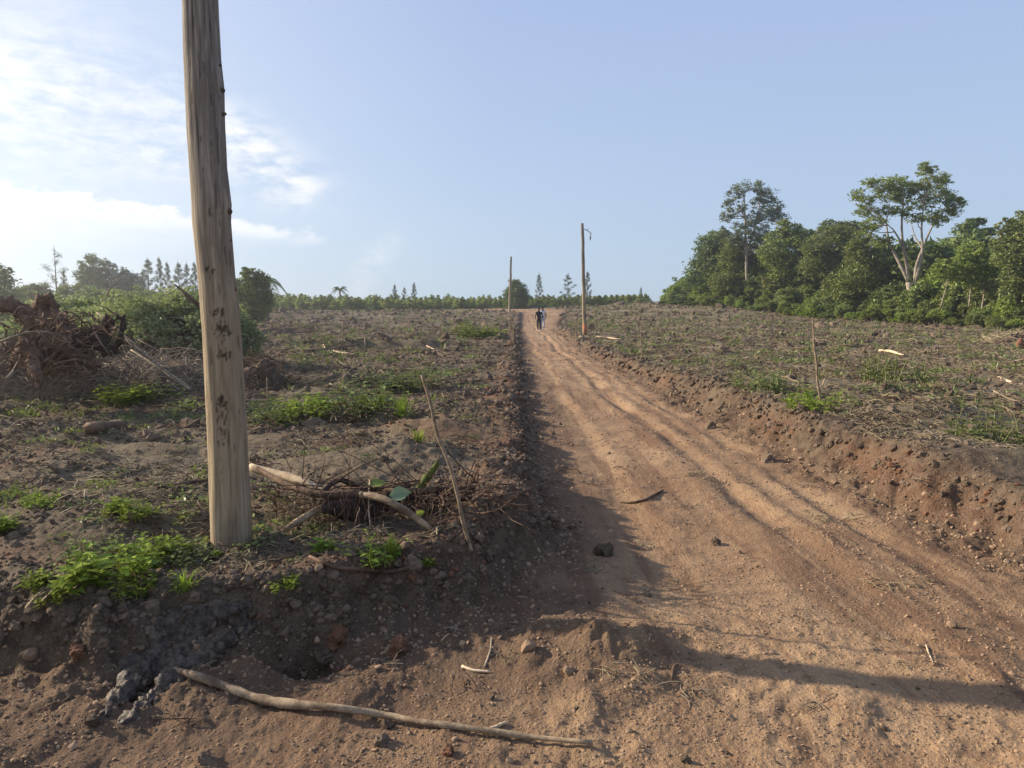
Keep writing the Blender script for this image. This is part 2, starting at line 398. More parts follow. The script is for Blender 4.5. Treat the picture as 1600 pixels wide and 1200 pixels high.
M['bark'] = simple('bark', (.055, .036, .025), (.17, .115, .08), 6, .9, .1, (1, 1, .4), .7, .02)
M['root'] = simple('root', (.075, .045, .032), (.20, .13, .09), 9, .9, .12, (1, 1, 1), .9, .03, c3=(.24, .17, .12))
M['dark_root'] = simple('dark_root', (.022, .015, .012), (.075, .050, .040), 9, .9, .12, (1, 1, 1), .9, .03)
M['pale_wood'] = simple('pale_wood', (.30, .22, .14), (.52, .42, .29), 12, .85, .2, (1, 1, 1), .4, .006)
M['branch'] = simple('branch', (.12, .085, .055), (.29, .22, .145), 14, .85, .2, (1, 1, 1), .6, .006, c3=(.10, .065, .045))
M['twig'] = simple('twig', (.14, .11, .08), (.33, .27, .20), 20, .85, .15)
M['grey_trunk'] = simple('grey_trunk', (.16, .135, .105), (.33, .29, .23), 3, .85, .15)
M['straw'] = simple('straw', (.20, .16, .10), (.42, .35, .22), 10, .85, .2, var=.45)
def leaf(name, c1, c2, trans=.35, tcol=None, g=1.8):
    c1 = tuple(q * g for q in c1); c2 = tuple(q * g for q in c2)
    m, nt, o = mat(name); a = attr(nt, 'var')
    oi = nt.nodes.new('ShaderNodeObjectInfo')
    c = mixc(nt, a, c1, c2)
    hv = nt.nodes.new('ShaderNodeHueSaturation'); nt.links.new(c, hv.inputs['Color'])
    nt.links.new((E(nt, oi.outputs['Random']) * .5 + .75).v, hv.inputs['Value']); nt.links.new((E(nt, oi.outputs['Random']) * .03 + .478).v, hv.inputs['Hue'])
    d = nt.nodes.new('ShaderNodeBsdfDiffuse'); nt.links.new(hv.outputs[0], d.inputs[0])
    t = nt.nodes.new('ShaderNodeBsdfTranslucent')
    tm = mixc(nt, .5, hv.outputs[0], tcol or (.16, .22, .03)); nt.links.new(tm, t.inputs[0])
    g = nt.nodes.new('ShaderNodeBsdfGlossy'); g.inputs['Roughness'].default_value = .42; g.inputs[0].default_value = (.6, .65, .6, 1)
    x = nt.nodes.new('ShaderNodeMixShader'); x.inputs[0].default_value = trans; nt.links.new(d.outputs[0], x.inputs[1]); nt.links.new(t.outputs[0], x.inputs[2])
    y = nt.nodes.new('ShaderNodeMixShader'); y.inputs[0].default_value = .03; nt.links.new(x.outputs[0], y.inputs[1]); nt.links.new(g.outputs[0], y.inputs[2])
    nt.links.new(y.outputs[0], o.inputs[0]); return m
M['leaf_dark'] = leaf('leaf_dark', (.028, .048, .015), (.090, .115, .034), .25)
M['leaf_mid'] = leaf('leaf_mid', (.046, .074, .018), (.145, .175, .045), .3)
M['leaf_light'] = leaf('leaf_light', (.062, .100, .018), (.165, .205, .042), .35)
M['leaf_olive'] = leaf('leaf_olive', (.055, .078, .022), (.140, .160, .052), .35)
M['leaf_grey'] = leaf('leaf_grey', (.055, .078, .044), (.14, .17, .10), .25)
M['leaf_pine'] = leaf('leaf_pine', (.026, .044, .030), (.065, .090, .055), .2)
M['leaf_young'] = leaf('leaf_young', (.13, .16, .045), (.26, .30, .095), .5)
M['leaf_weed'] = leaf('leaf_weed', (.10, .15, .018), (.27, .34, .05), .45, (.24, .34, .03), 1.0)
M['leaf_ground'] = leaf('leaf_ground', (.045, .062, .022), (.120, .135, .052), .3)
M['leaf_cut'] = leaf('leaf_cut', (.090, .110, .050), (.200, .22, .110), .4)

# ------------------------------------------------------------------ ground, road and banks: one sheet, split where they meet
def build_ground():
    C0 = np.array([0.0, -0.8])
    r = [0.15, .4, .8, 1.3, 1.7, 2.1, 2.4, 2.7, 2.95]
    while r[-1] < 150: r.append(r[-1] + .0037 * r[-1] * (r[-1] / 3.0) ** .33)
    while r[-1] < 6000: r.append(r[-1] * 1.12)
    r = np.array(r); NR = len(r)
    ang = list(np.radians(np.linspace(-42, 42, 860)))
    ang += list(np.radians(np.linspace(43.0, 317.0, 150)))
    a = np.array(ang); NA = len(a)
    R, A = np.meshgrid(r, a, indexing='ij')
    X = C0[0] + R * np.sin(A); Y = C0[1] + R * np.cos(A)
    dr = np.gradient(r)[:, None] * np.ones((1, NA))
    da = np.full(NA, math.radians(.098)); da[860:] = math.radians(1.83)
    cell = np.maximum(dr * .75, R * da[None, :] * .6)
    x = X.ravel(); y = Y.ravel(); c = cell.ravel()
    z, sd, up, red = terrain(x, y, c)
    rr = R.ravel(); z = z * (1 - sst(400, 900, rr)) + (-6) * sst(400, 900, rr)
    right = x > 1.7
    dry = np.clip(np.where(right, .95, .32) * sst(.5, 1.6, sd) + .4 * sst(0, .5, fbm(x * .5, y * .5, 101, 3)) * sst(.3, 1, sd), 0, 1)
    green = sst(.05, .55, fbm(x * .22, y * .42, 102, 3) + np.where(right, .12, -.02)) * sst(.6, 1.6, sd)
    damp_shade = np.clip(sst(-.75, -.05, sd) * .9 * np.where(right, .8 * sst(-.55, -.15, sd), 1) + sst(.0, .6, fbm(x * 1.1, y * 1.1, 103, 4)) * .6 * (1 - sst(3, 5, y)) + .55 * sst(1.0, -.6, x) * sst(4.4, 3.2, y), 0, 1)  # darker bank feet, damp in the right gutter; lower-left partial shade painted in
    V = np.stack([x, y, z], 1)
    i = np.arange(NR - 1)[:, None]; j = np.arange(NA)[None, :]; j2 = (j + 1) % NA
    Q = np.stack([i * NA + j, i * NA + j2, (i + 1) * NA + j2, (i + 1) * NA + j], -1).reshape(-1, 4)[:, ::-1]
    # vertex normals over the whole sheet, so that no seam shows where it is split
    P0, P1, P2, P3 = (V[Q[:, k]] for k in range(4)); fn = np.cross(P2 - P0, P3 - P1)
    flip = fn[:, 2] < 0
    if flip.mean() > .5: Q = Q[:, ::-1]; fn = -fn
    vn = np.zeros_like(V)
    for k in range(4):
        for ax in range(3): vn[:, ax] += np.bincount(Q[:, k], fn[:, ax], len(V))
    vn /= np.maximum(np.linalg.norm(vn, axis=1, keepdims=True), 1e-9)
    fs = sd[Q].mean(1); fx = x[Q].mean(1)
    road = fs < 0.02; bank = (~road) & (fs < .62) & (y[Q].mean(1) < 130)
    for name, sel, lab in (('ground', ~(road | bank), 'bulldozed brown field with clods, roots and thin weeds'),
                           ('dirt_road', road, 'graded reddish tan earth road running uphill'), ('earth_bank', bank, 'raw earth bank thrown up beside the road')):
        q = Q[sel]; used = np.unique(q); mp = np.full(len(V), -1, np.int64); mp[used] = np.arange(len(used))
        me = mesh_np(name, V[used], mp[q], None, [M['soil']], None, True,
            {'road': (1 - sst(-.05, .12, sd))[used], 'red': red[used], 'dry': dry[used], 'green': green[used], 'damp_shade': damp_shade[used]})
        me.normals_split_custom_set_from_vertices(vn[used].astype(np.float32))
        tag(link(name, me), lab, None, None, 'structure')
build_ground()

# ------------------------------------------------------------------ foliage and tree builders
def leaf_quads(rs, C, size, asp=.42, flat=.0):
    n = len(C); d = rs.normal(size=(n, 3)); d[:, 2] *= (1 - flat); d /= np.linalg.norm(d, axis=1, keepdims=True)
    w = np.cross(d, rs.normal(size=(n, 3))); w /= np.maximum(np.linalg.norm(w, axis=1, keepdims=True), 1e-6)
    s = (size * rs.uniform(.6, 1.35, n))[:, None]; nn = np.cross(d, w)
    V = np.stack([C - d * s, C + w * s * asp + nn * s * .12, C + d * s, C - w * s * asp + nn * s * .12], 1).reshape(-1, 3)
    return V, np.arange(4 * n).reshape(-1, 4), np.repeat(rs.random(n), 4)
DENS = 5.0; LEAFK = .95
def blob_leaves(rs, blobs, dens, size, squash=.75, clump=.28, asp=.42):
    """blobs: (centre, radius); the foliage is gathered in small tufts towards the outside of each blob, with gaps between them"""
    Cs = []; vs = []
    for c, r in blobs:
        nt_ = max(9, int(DENS * dens * r * r)); u = rs.normal(size=(nt_, 3)); u /= np.linalg.norm(u, axis=1, keepdims=True)
        rad = r * rs.uniform(.35, 1.08, nt_) ** .6
        ctr = np.array(c) + u * rad[:, None] * np.array([1, 1, squash])
        k = 16; tr = r * clump * rs.uniform(.6, 1.3, nt_)
        off = rs.normal(size=(nt_, k, 3)) * tr[:, None, None] * np.array([1, 1, .55]) * .6
        Cs.append((ctr[:, None, :] + off).reshape(-1, 3)); vs.append(np.repeat(rs.random(nt_), k))
    C = np.concatenate(Cs); tv = np.concatenate(vs)
    V, Q, var = leaf_quads(rs, C, size * LEAFK, asp, .3)
    return V, Q, np.clip(.65 * np.repeat(tv, 4) + .35 * var, 0, 1)
def crown_mesh(name, seed, blobs, dens, size, m, squash=.75, clump=.28, asp=.42):
    rs = np.random.RandomState(seed); V, Q, var = blob_leaves(rs, blobs, dens, size, squash, clump, asp)
    return mesh_np(name, V, Q, None, [m], None, False, {'var': var})
def px_tree(name, label, cat, bpx, Y, blobs, leafm, barkm, seed, stems=None, dens=11, size=.16, trunk_r=.16, group=None, squash=.9, depth=.9, clump=.28, grow=1.12):
    """a tree whose limbs and foliage masses are read off the photograph and given real distance, size and depth"""
    r = random.Random(seed)
    b0 = D(bpx, 480, Y); bx, by = b0.x, Y; bz = Hz(bx, by) - .1; root = empty(name, (bx, by, bz)); org = Vector((bx, by, bz))
    tag(root, label, cat, group)
    bl = []
    for (px, py, rr) in blobs:
        R = rr * Y / F_PX * grow; c = D(px, py, Y + r.uniform(-1, 1) * R * depth) - org; bl.append((tuple(c), R))
    mb = MB()
    if stems is None:
        top = max(bl, key=lambda q: q[0][2]); mid = Vector((top[0][0] * .4, top[0][1] * .4, top[0][2] * .55)); P = smooth_path([(0, 0, -.3), (r.uniform(-.1, .1), 0, mid.z * .5), mid, Vector(top[0])], 4)
        mb.tube(P, taper(trunk_r, trunk_r * .15, len(P)), 7, .08)
        for c, R in bl:
            k = r.randint(3, len(P) // 2 + 2); a = P[min(k, len(P) - 2)]
            if c[2] > a.z * .8:
                mb.tube(bez(a, c, (0, 0, R * .3), 6, .05, r), taper(trunk_r * .45, .02, 6), 5)
    else:
        for st in stems:
            P = smooth_path([D(px, py, Y + dy) - org for (px, py, dy) in st[0]], 4)
            mb.tube(P, taper(st[1], st[2], len(P)), 7, .08)
        ends = [[D(px, py, Y + dy) - org for (px, py, dy) in st[0]] for st in stems]
        for c, R in bl:
            a = min((p for e in ends for p in e[1:]), key=lambda p: (p - Vector(c)).length + max(0, p.z - c[2]) * 2)
            mb.tube(bez(a, c, (0, 0, -R * .2), 6, .06, r), taper(trunk_r * .35, .02, 6), 5)
            for k in range(3):
                e = Vector(c) + Vector((r.uniform(-1, 1), r.uniform(-1, 1), r.uniform(-.2, .8))) * R * .8
                mb.tube(bez(Vector(c), e, (0, 0, 0), 4), taper(.03, .01, 4), 4)
    link('trunk', mb.mesh('trunk', M[barkm]), root)
    link('crown', crown_mesh('crown', seed, bl, dens, size, M[leafm], squash, clump), root)
    return root

def Z6(zx, zy, r): return (1020 + zx * .3625, 240 + zy * .3623, r * .3625)
def Z7(zx, zy, r): return (1280 + zx * .2334, 240 + zy * .2333, r * .2334)
# --- the wood on the right, back row
px_tree('broadleaf_tree', 'dark dense tree at the left end of the wood, sloping down leftwards', 'tree', 1120, 96,
    [Z6(*b) for b in ((262, 395, 55), (235, 440, 55), (205, 505, 50), (300, 420, 60), (255, 500, 60), (180, 560, 45), (320, 490, 55), (240, 570, 60), (305, 360, 30))], 'leaf_dark', 'bark', 11, dens=9, size=.19)
px_tree('eucalyptus_tree', 'tall airy twin-topped gum tree with thin white trunk, left part of the wood', 'tree', 1167, 88,
    [Z6(*b) for b in ((385, 150, 34), (345, 185, 30), (325, 225, 26), (315, 275, 26), (350, 260, 24), (465, 150, 32), (490, 185, 38), (525, 225, 34), (455, 215, 34), (430, 275, 34), (410, 325, 34), (545, 285, 34), (490, 265, 36), (470, 330, 34), (445, 370, 30), (300, 330, 20), (520, 250, 30), (385, 225, 26), (375, 320, 30), (350, 370, 34), (470, 400, 36), (500, 360, 30))],
    'leaf_grey', 'grey_trunk', 12, stems=[([(1168, 478, 0), (1166, 400, 0), (1164, 340, 0), (1162, 295, .3)], .22, .06), ([(1166, 400, 0), (1180, 350, .4), (1190, 305, .4)], .14, .05)], dens=7.5, size=.14, trunk_r=.18, clump=.36, grow=1.04)
px_tree('broadleaf_tree', 'grey-green rounded tree right beside the tall gum tree', 'tree', 1225, 84,
    [Z6(*b) for b in ((568, 318, 30), (600, 345, 44), (548, 372, 50), (640, 372, 36), (520, 420, 55), (600, 420, 60), (560, 480, 60), (648, 450, 45))], 'leaf_mid', 'bark', 13, dens=9, size=.17)
px_tree('broadleaf_tree', 'olive-green tree with a lumpy top, midway along the wood', 'tree', 1300, 78,
    [Z6(*b) for b in ((700, 400, 45), (745, 350, 40), (800, 345, 40), (850, 350, 35), (780, 395, 50), (720, 450, 55), (840, 410, 50), (690, 490, 50), (770, 480, 60), (850, 480, 50))], 'leaf_olive', 'bark', 14, dens=9, size=.16)
px_tree('broadleaf_tree', 'small dark treetop showing above the olive-green tree', 'tree', 1305, 92,
    [Z6(*b) for b in ((755, 312, 26), (790, 306, 20), (735, 330, 26), (840, 316, 28), (870, 330, 34), (660, 352, 28), (690, 375, 35), (800, 350, 50))], 'leaf_dark', 'bark', 15, dens=10, size=.17)
px_tree('umbrella_tree', 'tallest tree with bare forked pale limbs under a broad flat crown', 'tree', 1425, 66,
    [Z7(*b) for b in ((328, 190, 34), (262, 272, 42), (300, 320, 52), (410, 215, 62), (510, 205, 62), (590, 240, 60), (470, 280, 60), (660, 235, 52), (720, 80, 38), (700, 115, 40), (752, 110, 30), (745, 190, 52), (815, 160, 42), (850, 190, 32),
      (780, 260, 60), (850, 300, 56), (915, 320, 48), (950, 315, 26), (700, 330, 56), (330, 390, 56), (385, 455, 52), (350, 520, 46), (400, 600, 46), (455, 575, 40), (560, 380, 50), (640, 430, 44), (470, 380, 48), (860, 400, 52), (800, 450, 46), (920, 380, 30), (740, 420, 44), (560, 300, 50), (310, 480, 30))],
    'leaf_light', 'grey_trunk', 16, grow=1.25, dens=11, size=.11, trunk_r=.17, squash=.66, clump=.30,
    stems=[([(1426, 512, 0), (1424, 470, 0), (1420, 441, 0)], .34, .24), ([(1420, 441, 0), (1403, 406, .3), (1390, 380, .6), (1384, 345, .8)], .17, .06), ([(1420, 441, 0), (1416, 410, 0), (1411, 385, -.3), (1409, 350, -.4), (1412, 310, -.6)], .20, .05),
           ([(1427, 480, 0), (1430, 443, -.2), (1438, 412, -.4), (1442, 390, -.5), (1440, 360, -.5), (1443, 320, -.6)], .22, .05), ([(1430, 443, 0), (1431, 420, .6), (1437, 400, .8), (1450, 368, .8), (1462, 345, .7), (1480, 325, .6)], .16, .04),
           ([(1411, 385, -.3), (1398, 362, -1), (1388, 352, -1.3)], .09, .04), ([(1442, 390, 0), (1430, 370, 1), (1424, 350, 1.4)], .08, .03)])
px_tree('broadleaf_tree', 'blackish flat-layered tree behind and right of the tallest tree', 'tree', 1520, 84,
    [Z6(*b) for b in ((1405, 292, 24), (1375, 302, 36), (1345, 325, 40), (1440, 338, 30), (1400, 345, 40), (1350, 375, 50), (1300, 400, 60), (1250, 430, 60), (1400, 400, 60), (1200, 480, 60), (1280, 480, 70), (1440, 440, 50), (1120, 500, 60), (1050, 470, 70), (980, 450, 60))], 'leaf_dark', 'bark', 17, dens=9, size=.19, squash=.5)
px_tree('acacia_sapling', 'feathery light green sapling with thin slanting stems in front of dark foliage', 'tree', 1532, 58,
    [Z6(*b) for b in ((1385, 410, 34), (1350, 430, 34), (1415, 445, 36), (1330, 470, 36), (1380, 480, 44), (1430, 500, 36), (1380, 535, 38), (1330, 520, 34), (1240, 480, 28), (1225, 510, 34), (1270, 520, 34), (1420, 550, 30))], 'leaf_light', 'grey_trunk', 18,
    stems=[([(1532, 492, 0), (1538, 450, 0), (1530, 400, 0)], .07, .03), ([(1514, 480, .5), (1517, 440, .4), (1512, 410, .4)], .06, .02), ([(1470, 480, .5), (1478, 450, .2), (1486, 420, .2)], .05, .02)], dens=15, size=.12, trunk_r=.05)
px_tree('broadleaf_tree', 'brownish olive tree cut off by the right edge of the picture', 'tree', 1592, 54,
    [Z6(*b) for b in ((1600, 285, 44), (1560, 320, 40), (1530, 350, 40), (1500, 390, 36), (1490, 310, 14), (1520, 285, 9), (1560, 385, 50), (1530, 440, 50), (1600, 400, 60), (1580, 470, 60), (1560, 540, 50), (1650, 350, 80), (1680, 450, 90), (1700, 300, 60), (1540, 590, 40))], 'leaf_olive', 'bark', 19, dens=15, size=.12)
px_tree('broadleaf_tree', 'mid green tree filling the gap left of the forked pale limbs', 'tree', 1360, 72,
    [Z6(*b) for b in ((880, 420, 50), (930, 400, 45), (900, 480, 60), (960, 470, 55), (860, 540, 60), (940, 550, 60), (820, 580, 55), (890, 370, 34))], 'leaf_mid', 'bark', 20, dens=9, size=.15)
px_tree('broadleaf_tree', 'green tree standing low between gum tree trunk and dark left-end tree', 'tree', 1145, 90,
    [Z6(*b) for b in ((350, 400, 45), (330, 450, 50), (380, 480, 50), (350, 540, 50), (300, 560, 50), (390, 560, 45), (440, 480, 55), (470, 540, 55), (500, 470, 45), (420, 410, 40))], 'leaf_mid', 'bark', 21, dens=9, size=.17)
px_tree('broadleaf_tree', 'tree at the far left tip of the wood, a small loose tuft standing above it', 'tree', 1062, 104,
    [Z6(*b) for b in ((62, 590, 14), (95, 540, 9), (120, 560, 22), (100, 600, 30), (150, 590, 36), (70, 625, 30), (180, 610, 34))], 'leaf_light', 'bark', 22, dens=12, size=.17, trunk_r=.08)

# --- generic shrubs, made once and copied
def shrub_proto(seed, leafm, n, w, h, leafn, size, stemm='twig'):
    r = random.Random(seed); mb = MB(); bl = []
    for i in range(n):
        a = r.uniform(0, 2 * PI); q = w * r.uniform(.1, 1) ** .6; z = h * r.uniform(.35, .95) * (1 - .25 * q / w)
        c = (q * math.cos(a), q * math.sin(a), z); R = h * r.uniform(.16, .28); bl.append((c, R))
        mb.tube(bez((c[0] * .15, c[1] * .15, -.15), c, (c[0] * .2, c[1] * .2, 0), 5, .03, r), taper(.012 * h + .01, .006, 5), 4)
    tm = mb.mesh('stem', M[stemm]); cm = crown_mesh('foliage', seed, bl, leafn * 1.1, size, M[leafm], .9, .34)
    return tm, cm
def put_shrub(proto, name, loc, rz, s, label, cat, group, sz=None):
    e = empty(name, loc, rz, s); 
    if sz: e.scale = (s, s, sz)
    tag(e, label, cat, group); link('stem', proto[0], e); link('foliage', proto[1], e); return e
SH = {k: [shrub_proto(200 + 10 * i + j, k, 11, 1.2, 2.4, 26, .12) for j in range(3)] for i, k in enumerate(('leaf_mid', 'leaf_light', 'leaf_dark', 'leaf_olive'))}
LBL = {'leaf_mid': 'mid green bush in the thicket along the foot of the wood', 'leaf_light': 'bright green bush in the thicket along the foot of the wood',
       'leaf_dark': 'dark green bush in the thicket along the foot of the wood', 'leaf_olive': 'olive green bush in the thicket along the foot of the wood'}
r = random.Random(5)
def Yf(px): return 100 + (50 - 100) * max(0, (px - 1040) / 560) ** .75
for row in range(7):
    px = 1036 + row * 9
    while px < 1720:
        Y = Yf(px) + row * 2.3 + r.uniform(-.8, .8); x = (px - 800) / F_PX * Y
        k = r.choice(('leaf_mid', 'leaf_light', 'leaf_mid', 'leaf_olive', 'leaf_dark')) if row < 2 else r.choice(('leaf_mid', 'leaf_dark', 'leaf_dark', 'leaf_olive', 'leaf_light')) if row < 5 else 'leaf_dark'
        hgt = (1.3, 2.2, 3.3, 4.4, 5.4, 6.6, 7.6)[row] * r.uniform(.7, 1.2) * (.4 + .6 * min(1, (px - 1030) / 130))
        s = hgt / 2.4
        put_shrub(SH[k][r.randrange(3)], 'bush', (x, Y, Hz(x, Y) - .1), r.uniform(0, 6), max(s * .9, .6), LBL[k].split(' in the thicket')[0] + (', low at the front,', ', second line,', ', mid-height,', ', tall behind,', ', tall at the back,', ', towering at the back,', ', hindmost,')[row] + ' below ' + ('the left end of the wood' if px < 1130 else 'the tall gum tree' if px < 1215 else 'the rounded grey-green tree' if px < 1280 else 'the olive-green tree' if px < 1380 else 'the tallest forked tree' if px < 1470 else 'the feathery light sapling' if px < 1560 else 'the tree at the right edge'), 'bush', 'bushes along the foot of the wood', s)
        px += r.uniform(.8, 1.25) * max(s * 1.5, 1.4) / Y * F_PX

# --- plantation of young trees along the crest
def young_proto(seed, leafm):
    r = random.Random(seed); mb = MB(); h = 3.6
    mb.tube([(0, 0, -.2), (.02, 0, h * .5), (0, .02, h)], [.045, .03, .008], 5); bl = []
    for i in range(13):
        t = i / 12; z = h * (.18 + .80 * t); R = .95 * (1 - t) ** .8 * r.uniform(.6, 1.1) + .10; a = r.uniform(0, 6.28)
        bl.append(((math.cos(a) * R * .5, math.sin(a) * R * .5, z), R * .55 + .06)); mb.tube([(0, 0, z * .9), (math.cos(a) * R, math.sin(a) * R, z + .1)], [.015, .005], 4)
    return mb.mesh('trunk', M['twig']), crown_mesh('crown', seed, bl, 42, .085, M[leafm], 1.0, .4)
YP = [young_proto(300 + i, 'leaf_young') for i in range(5)] + [young_proto(310 + i, 'leaf_mid') for i in range(2)]
r = random.Random(9)
for row in range(4):
    px = 405 + row * 4
    while px < 1045:
        Y = 118.5 + row * 3.6 + r.uniform(-1, 1); x = (px - 800) / F_PX * Y
        z = Hz(x, Y) - .05
        topz = EYE + Y * (487 - (463.5 - 2 * sst(600, 450, px) + (6 if px > 930 else 0)+ r.uniform(-5, 5) - row * 1.5 + 5)) / F_PX
        s = max((topz - z), 1.6) / 3.6
        if not (1010 < px < 1036):
            e = empty('young_tree', (x, Y, z), r.uniform(0, 6), s); e.scale = (s * 2.0, s * 2.0, s)
            big = r.random() < .12
            p = YP[5 + r.randrange(2)] if big else YP[r.randrange(5)]
            seg = 'left of the lone short palm' if px < 533 else 'between the short palm and the pine trio' if px < 620 else 'right of the pine trio, toward the farthest pole' if px < 710 else 'just left of the farthest pole' if px < 797 else 'between farthest and middle poles' if px < 911 else 'right of the middle pole'
            tag(e, ('darker green' if big else 'pale green') + ' young tree, ' + ('front', 'second', 'third', 'back')[row] + ' row, ' + seg, 'young tree', 'young trees in rows along the crest')
            link('trunk', p[0], e); link('crown', p[1], e)
        px += r.uniform(7.5, 10.5)
# --- conifers and others on the crest
def pine_proto(seed, h=7.0, arms=20, spread=1.5, tuft=.16, dens=1.0, gap=0.0):
    r = random.Random(seed); rs = np.random.RandomState(seed); mb = MB(); P = []
    mb.tube([(0, 0, -.3), (.03, 0, h * .5), (0, 0, h)], [.11, .07, .015], 6)
    for i in range(arms):
        t = (i + r.random()) / arms; z = h * (.14 + .84 * t); L = spread * (1 - t) ** .75 * r.uniform(.55, 1.15) + .15; a = i * 2.4 + r.uniform(-.4, .4)
        if r.random() < gap: continue
        e = Vector((math.cos(a) * L, math.sin(a) * L, z + L * .45)); b = bez((0, 0, z), e, (0, 0, -L * .22), 6); mb.tube(b, taper(.03, .008, 6), 4)
        for k in range(int(9 * dens) + 3):
            q = b[min(5, 1 + int(r.random() ** .6 * 5))]; P.append(np.array(q)[None, :] + rs.normal(size=(14, 3)) * tuft * np.array([1, 1, .8]))
    P.append(np.array([0, 0, h])[None, :] + rs.normal(size=(60, 3)) * np.array([.09, .09, .28]))
    V, Q, var = leaf_quads(rs, np.concatenate(P), .10, .25)
    return mb.mesh('trunk', M['bark']), mesh_np('crown', V, Q, None, [M['leaf_pine']], None, False, {'var': var})
PP = [pine_proto(400, 7, 22, 1.5), pine_proto(401, 7, 17, 1.9), pine_proto(402, 7, 24, 1.6), pine_proto(403, 7, 13, 2.2, .2, .7, .15), pine_proto(404, 7, 26, 1.25)]
def put_pine(px, top, Y, k, label, wide=1.0, group=None, dz=0):
    x = (px - 800) / F_PX * Y; z = Hz(x, Y) - .2; h = D(px, top, Y).z - z
    e = empty('pine_tree', (x, Y, z), rnd.uniform(0, 6), h / 7); e.scale = (h / 7 * wide, h / 7 * wide, h / 7); tag(e, label, 'pine tree', group)
    link('trunk', PP[k][0], e); link('crown', PP[k][1], e)
put_pine(618, 446, 128, 4, 'small dark pine on the crest, left one of the close trio', .85)
put_pine(633, 450, 127, 0, 'small dark pine on the crest, middle and shortest of the close trio', .9)
put_pine(648, 443, 128, 4, 'small dark pine on the crest, right one of the close trio', .8)
put_pine(842, 430, 119, 2, 'slim dark pine on the crest directly above the walking people', .75)
put_pine(887, 430, 117, 1, 'wide open pine on the crest just left of the middle pole', 1.15)
put_pine(917, 426, 118, 0, 'dark pine on the crest right behind the middle pole', .8)
put_pine(1000, 450, 119, 4, 'lone little pine on the crest between middle pole and wood', .8)
px_tree('broadleaf_tree', 'dense dark oval tree on the crest behind the farthest pole', 'tree', 806, 116, [(806, 445, 8), (808, 455, 13), (802, 462, 13), (812, 466, 13), (804, 474, 14), (797, 438, 3), (793, 462, 4)], 'leaf_dark', 'bark', 31, dens=26, size=.13)
px_tree('broadleaf_tree', 'bushy dark tree on the left showing right of the near pole', 'tree', 392, 62, [(385, 425, 8), (395, 432, 13), (408, 440, 12), (384, 445, 14), (400, 455, 20), (382, 466, 16), (412, 466, 13), (398, 478, 20), (375, 455, 9)], 'leaf_dark', 'bark', 32, dens=24, size=.11)
def palm(px, top, Y, label, nf=13, fl=1.7, seed=1):
    x = (px - 800) / F_PX * Y; z = Hz(x, Y) - .2; h = D(px, top, Y).z - z; r = random.Random(seed)
    e = empty('palm_tree', (x, Y, z)); tag(e, label, 'palm tree'); mb = MB().tube([(0, 0, 0), (.05, 0, h * .5), (0, 0, h - fl * .35)], [.2, .15, .13], 7); link('trunk', mb.mesh('trunk', M['grey_trunk']), e)
    for i in range(nf):
        a = 2.4 * i; d = Vector((math.cos(a), math.sin(a), 0)); el = r.uniform(-.2, .9); s = Vector((0, 0, h - fl * .4)); f = MB()
        P = bez(s, s + d * fl * (1 - .3 * abs(el)) + Vector((0, 0, fl * (el - .65))), (0, 0, fl * .55), 9); f.tube(P, taper(.03, .008, 9), 4); Vs = []; side = Vector((-d.y, d.x, 0))
        for k in range(1, 9):
            for sg in (-1, 1):
                for j in range(2):
                    p = P[k] - (P[k] - P[k - 1]) * .5 * j; L = fl * .26 * math.sin(k / 9 * 2.6 + .3); tip = p + side * sg * L * .8 + Vector((0, 0, -L * .6)) + d * .1; w = d * .05
                    Vs += [p - w, p + w, tip + w * .3, tip - w * .3]
        Vs = [tuple(v) for v in Vs]; f.add(Vs, np.arange(len(Vs)).reshape(-1, 4)); link('frond', f.mesh('frond', M['leaf_dark'], False), e)
palm(533, 447, 121, 'lone short palm on the skyline with drooping fronds', 13, 1.5, 2)
palm(420, 428, 75, 'ragged palm rising right of the bushy dark tree', 13, 1.9, 3)

# --- far trees at the left
LT = [('broadleaf_tree', 'hazy tree crown cut off by the left edge of the picture', 4, 70, [(-6, 425, 14), (4, 440, 14), (0, 455, 16), (12, 470, 16), (-14, 440, 20), (10, 422, 6)], 'leaf_dark', 'tree'),
      ('broadleaf_tree', 'low flat-topped dark tree behind the large stump', 50, 95, [(38, 455, 10), (52, 450, 10), (65, 452, 9), (30, 462, 9), (55, 462, 12), (78, 456, 5)], 'leaf_dark', 'tree'),
      ('broadleaf_tree', 'tall layered dark tree, broadest of the far left group', 135, 118, [(128, 413, 6), (143, 404, 8), (150, 410, 8), (135, 425, 10), (125, 430, 8), (148, 425, 10), (140, 442, 12), (128, 446, 8), (153, 442, 10), (146, 456, 12)], 'leaf_dark', 'tree'),
      ('broadleaf_tree', 'rounded dark tree among far left pines, right of the layered one', 168, 120, [(165, 412, 7), (172, 420, 9), (160, 425, 9), (178, 432, 9), (166, 440, 12), (172, 455, 13), (158, 452, 10)], 'leaf_pine', 'tree'),
      ('broadleaf_tree', 'low rounded tree in the dip of the far left skyline', 205, 118, [(193, 424, 6), (198, 434, 9), (208, 432, 7), (212, 442, 9), (200, 448, 12), (214, 455, 10), (188, 440, 8), (190, 455, 12)], 'leaf_pine', 'tree'),
      ('broadleaf_tree', 'yellowish green bushy tree below the tallest far left pine', 108, 90, [(100, 452, 8), (112, 455, 10), (95, 466, 10), (110, 470, 12), (88, 462, 6)], 'leaf_mid', 'tree'),
      ('broadleaf_tree', 'light green bushy tree below the rounded far left tree', 145, 88, [(140, 452, 8), (150, 458, 8), (140, 468, 10), (155, 470, 10), (215, 448, 5), (216, 458, 6)], 'leaf_mid', 'tree')]
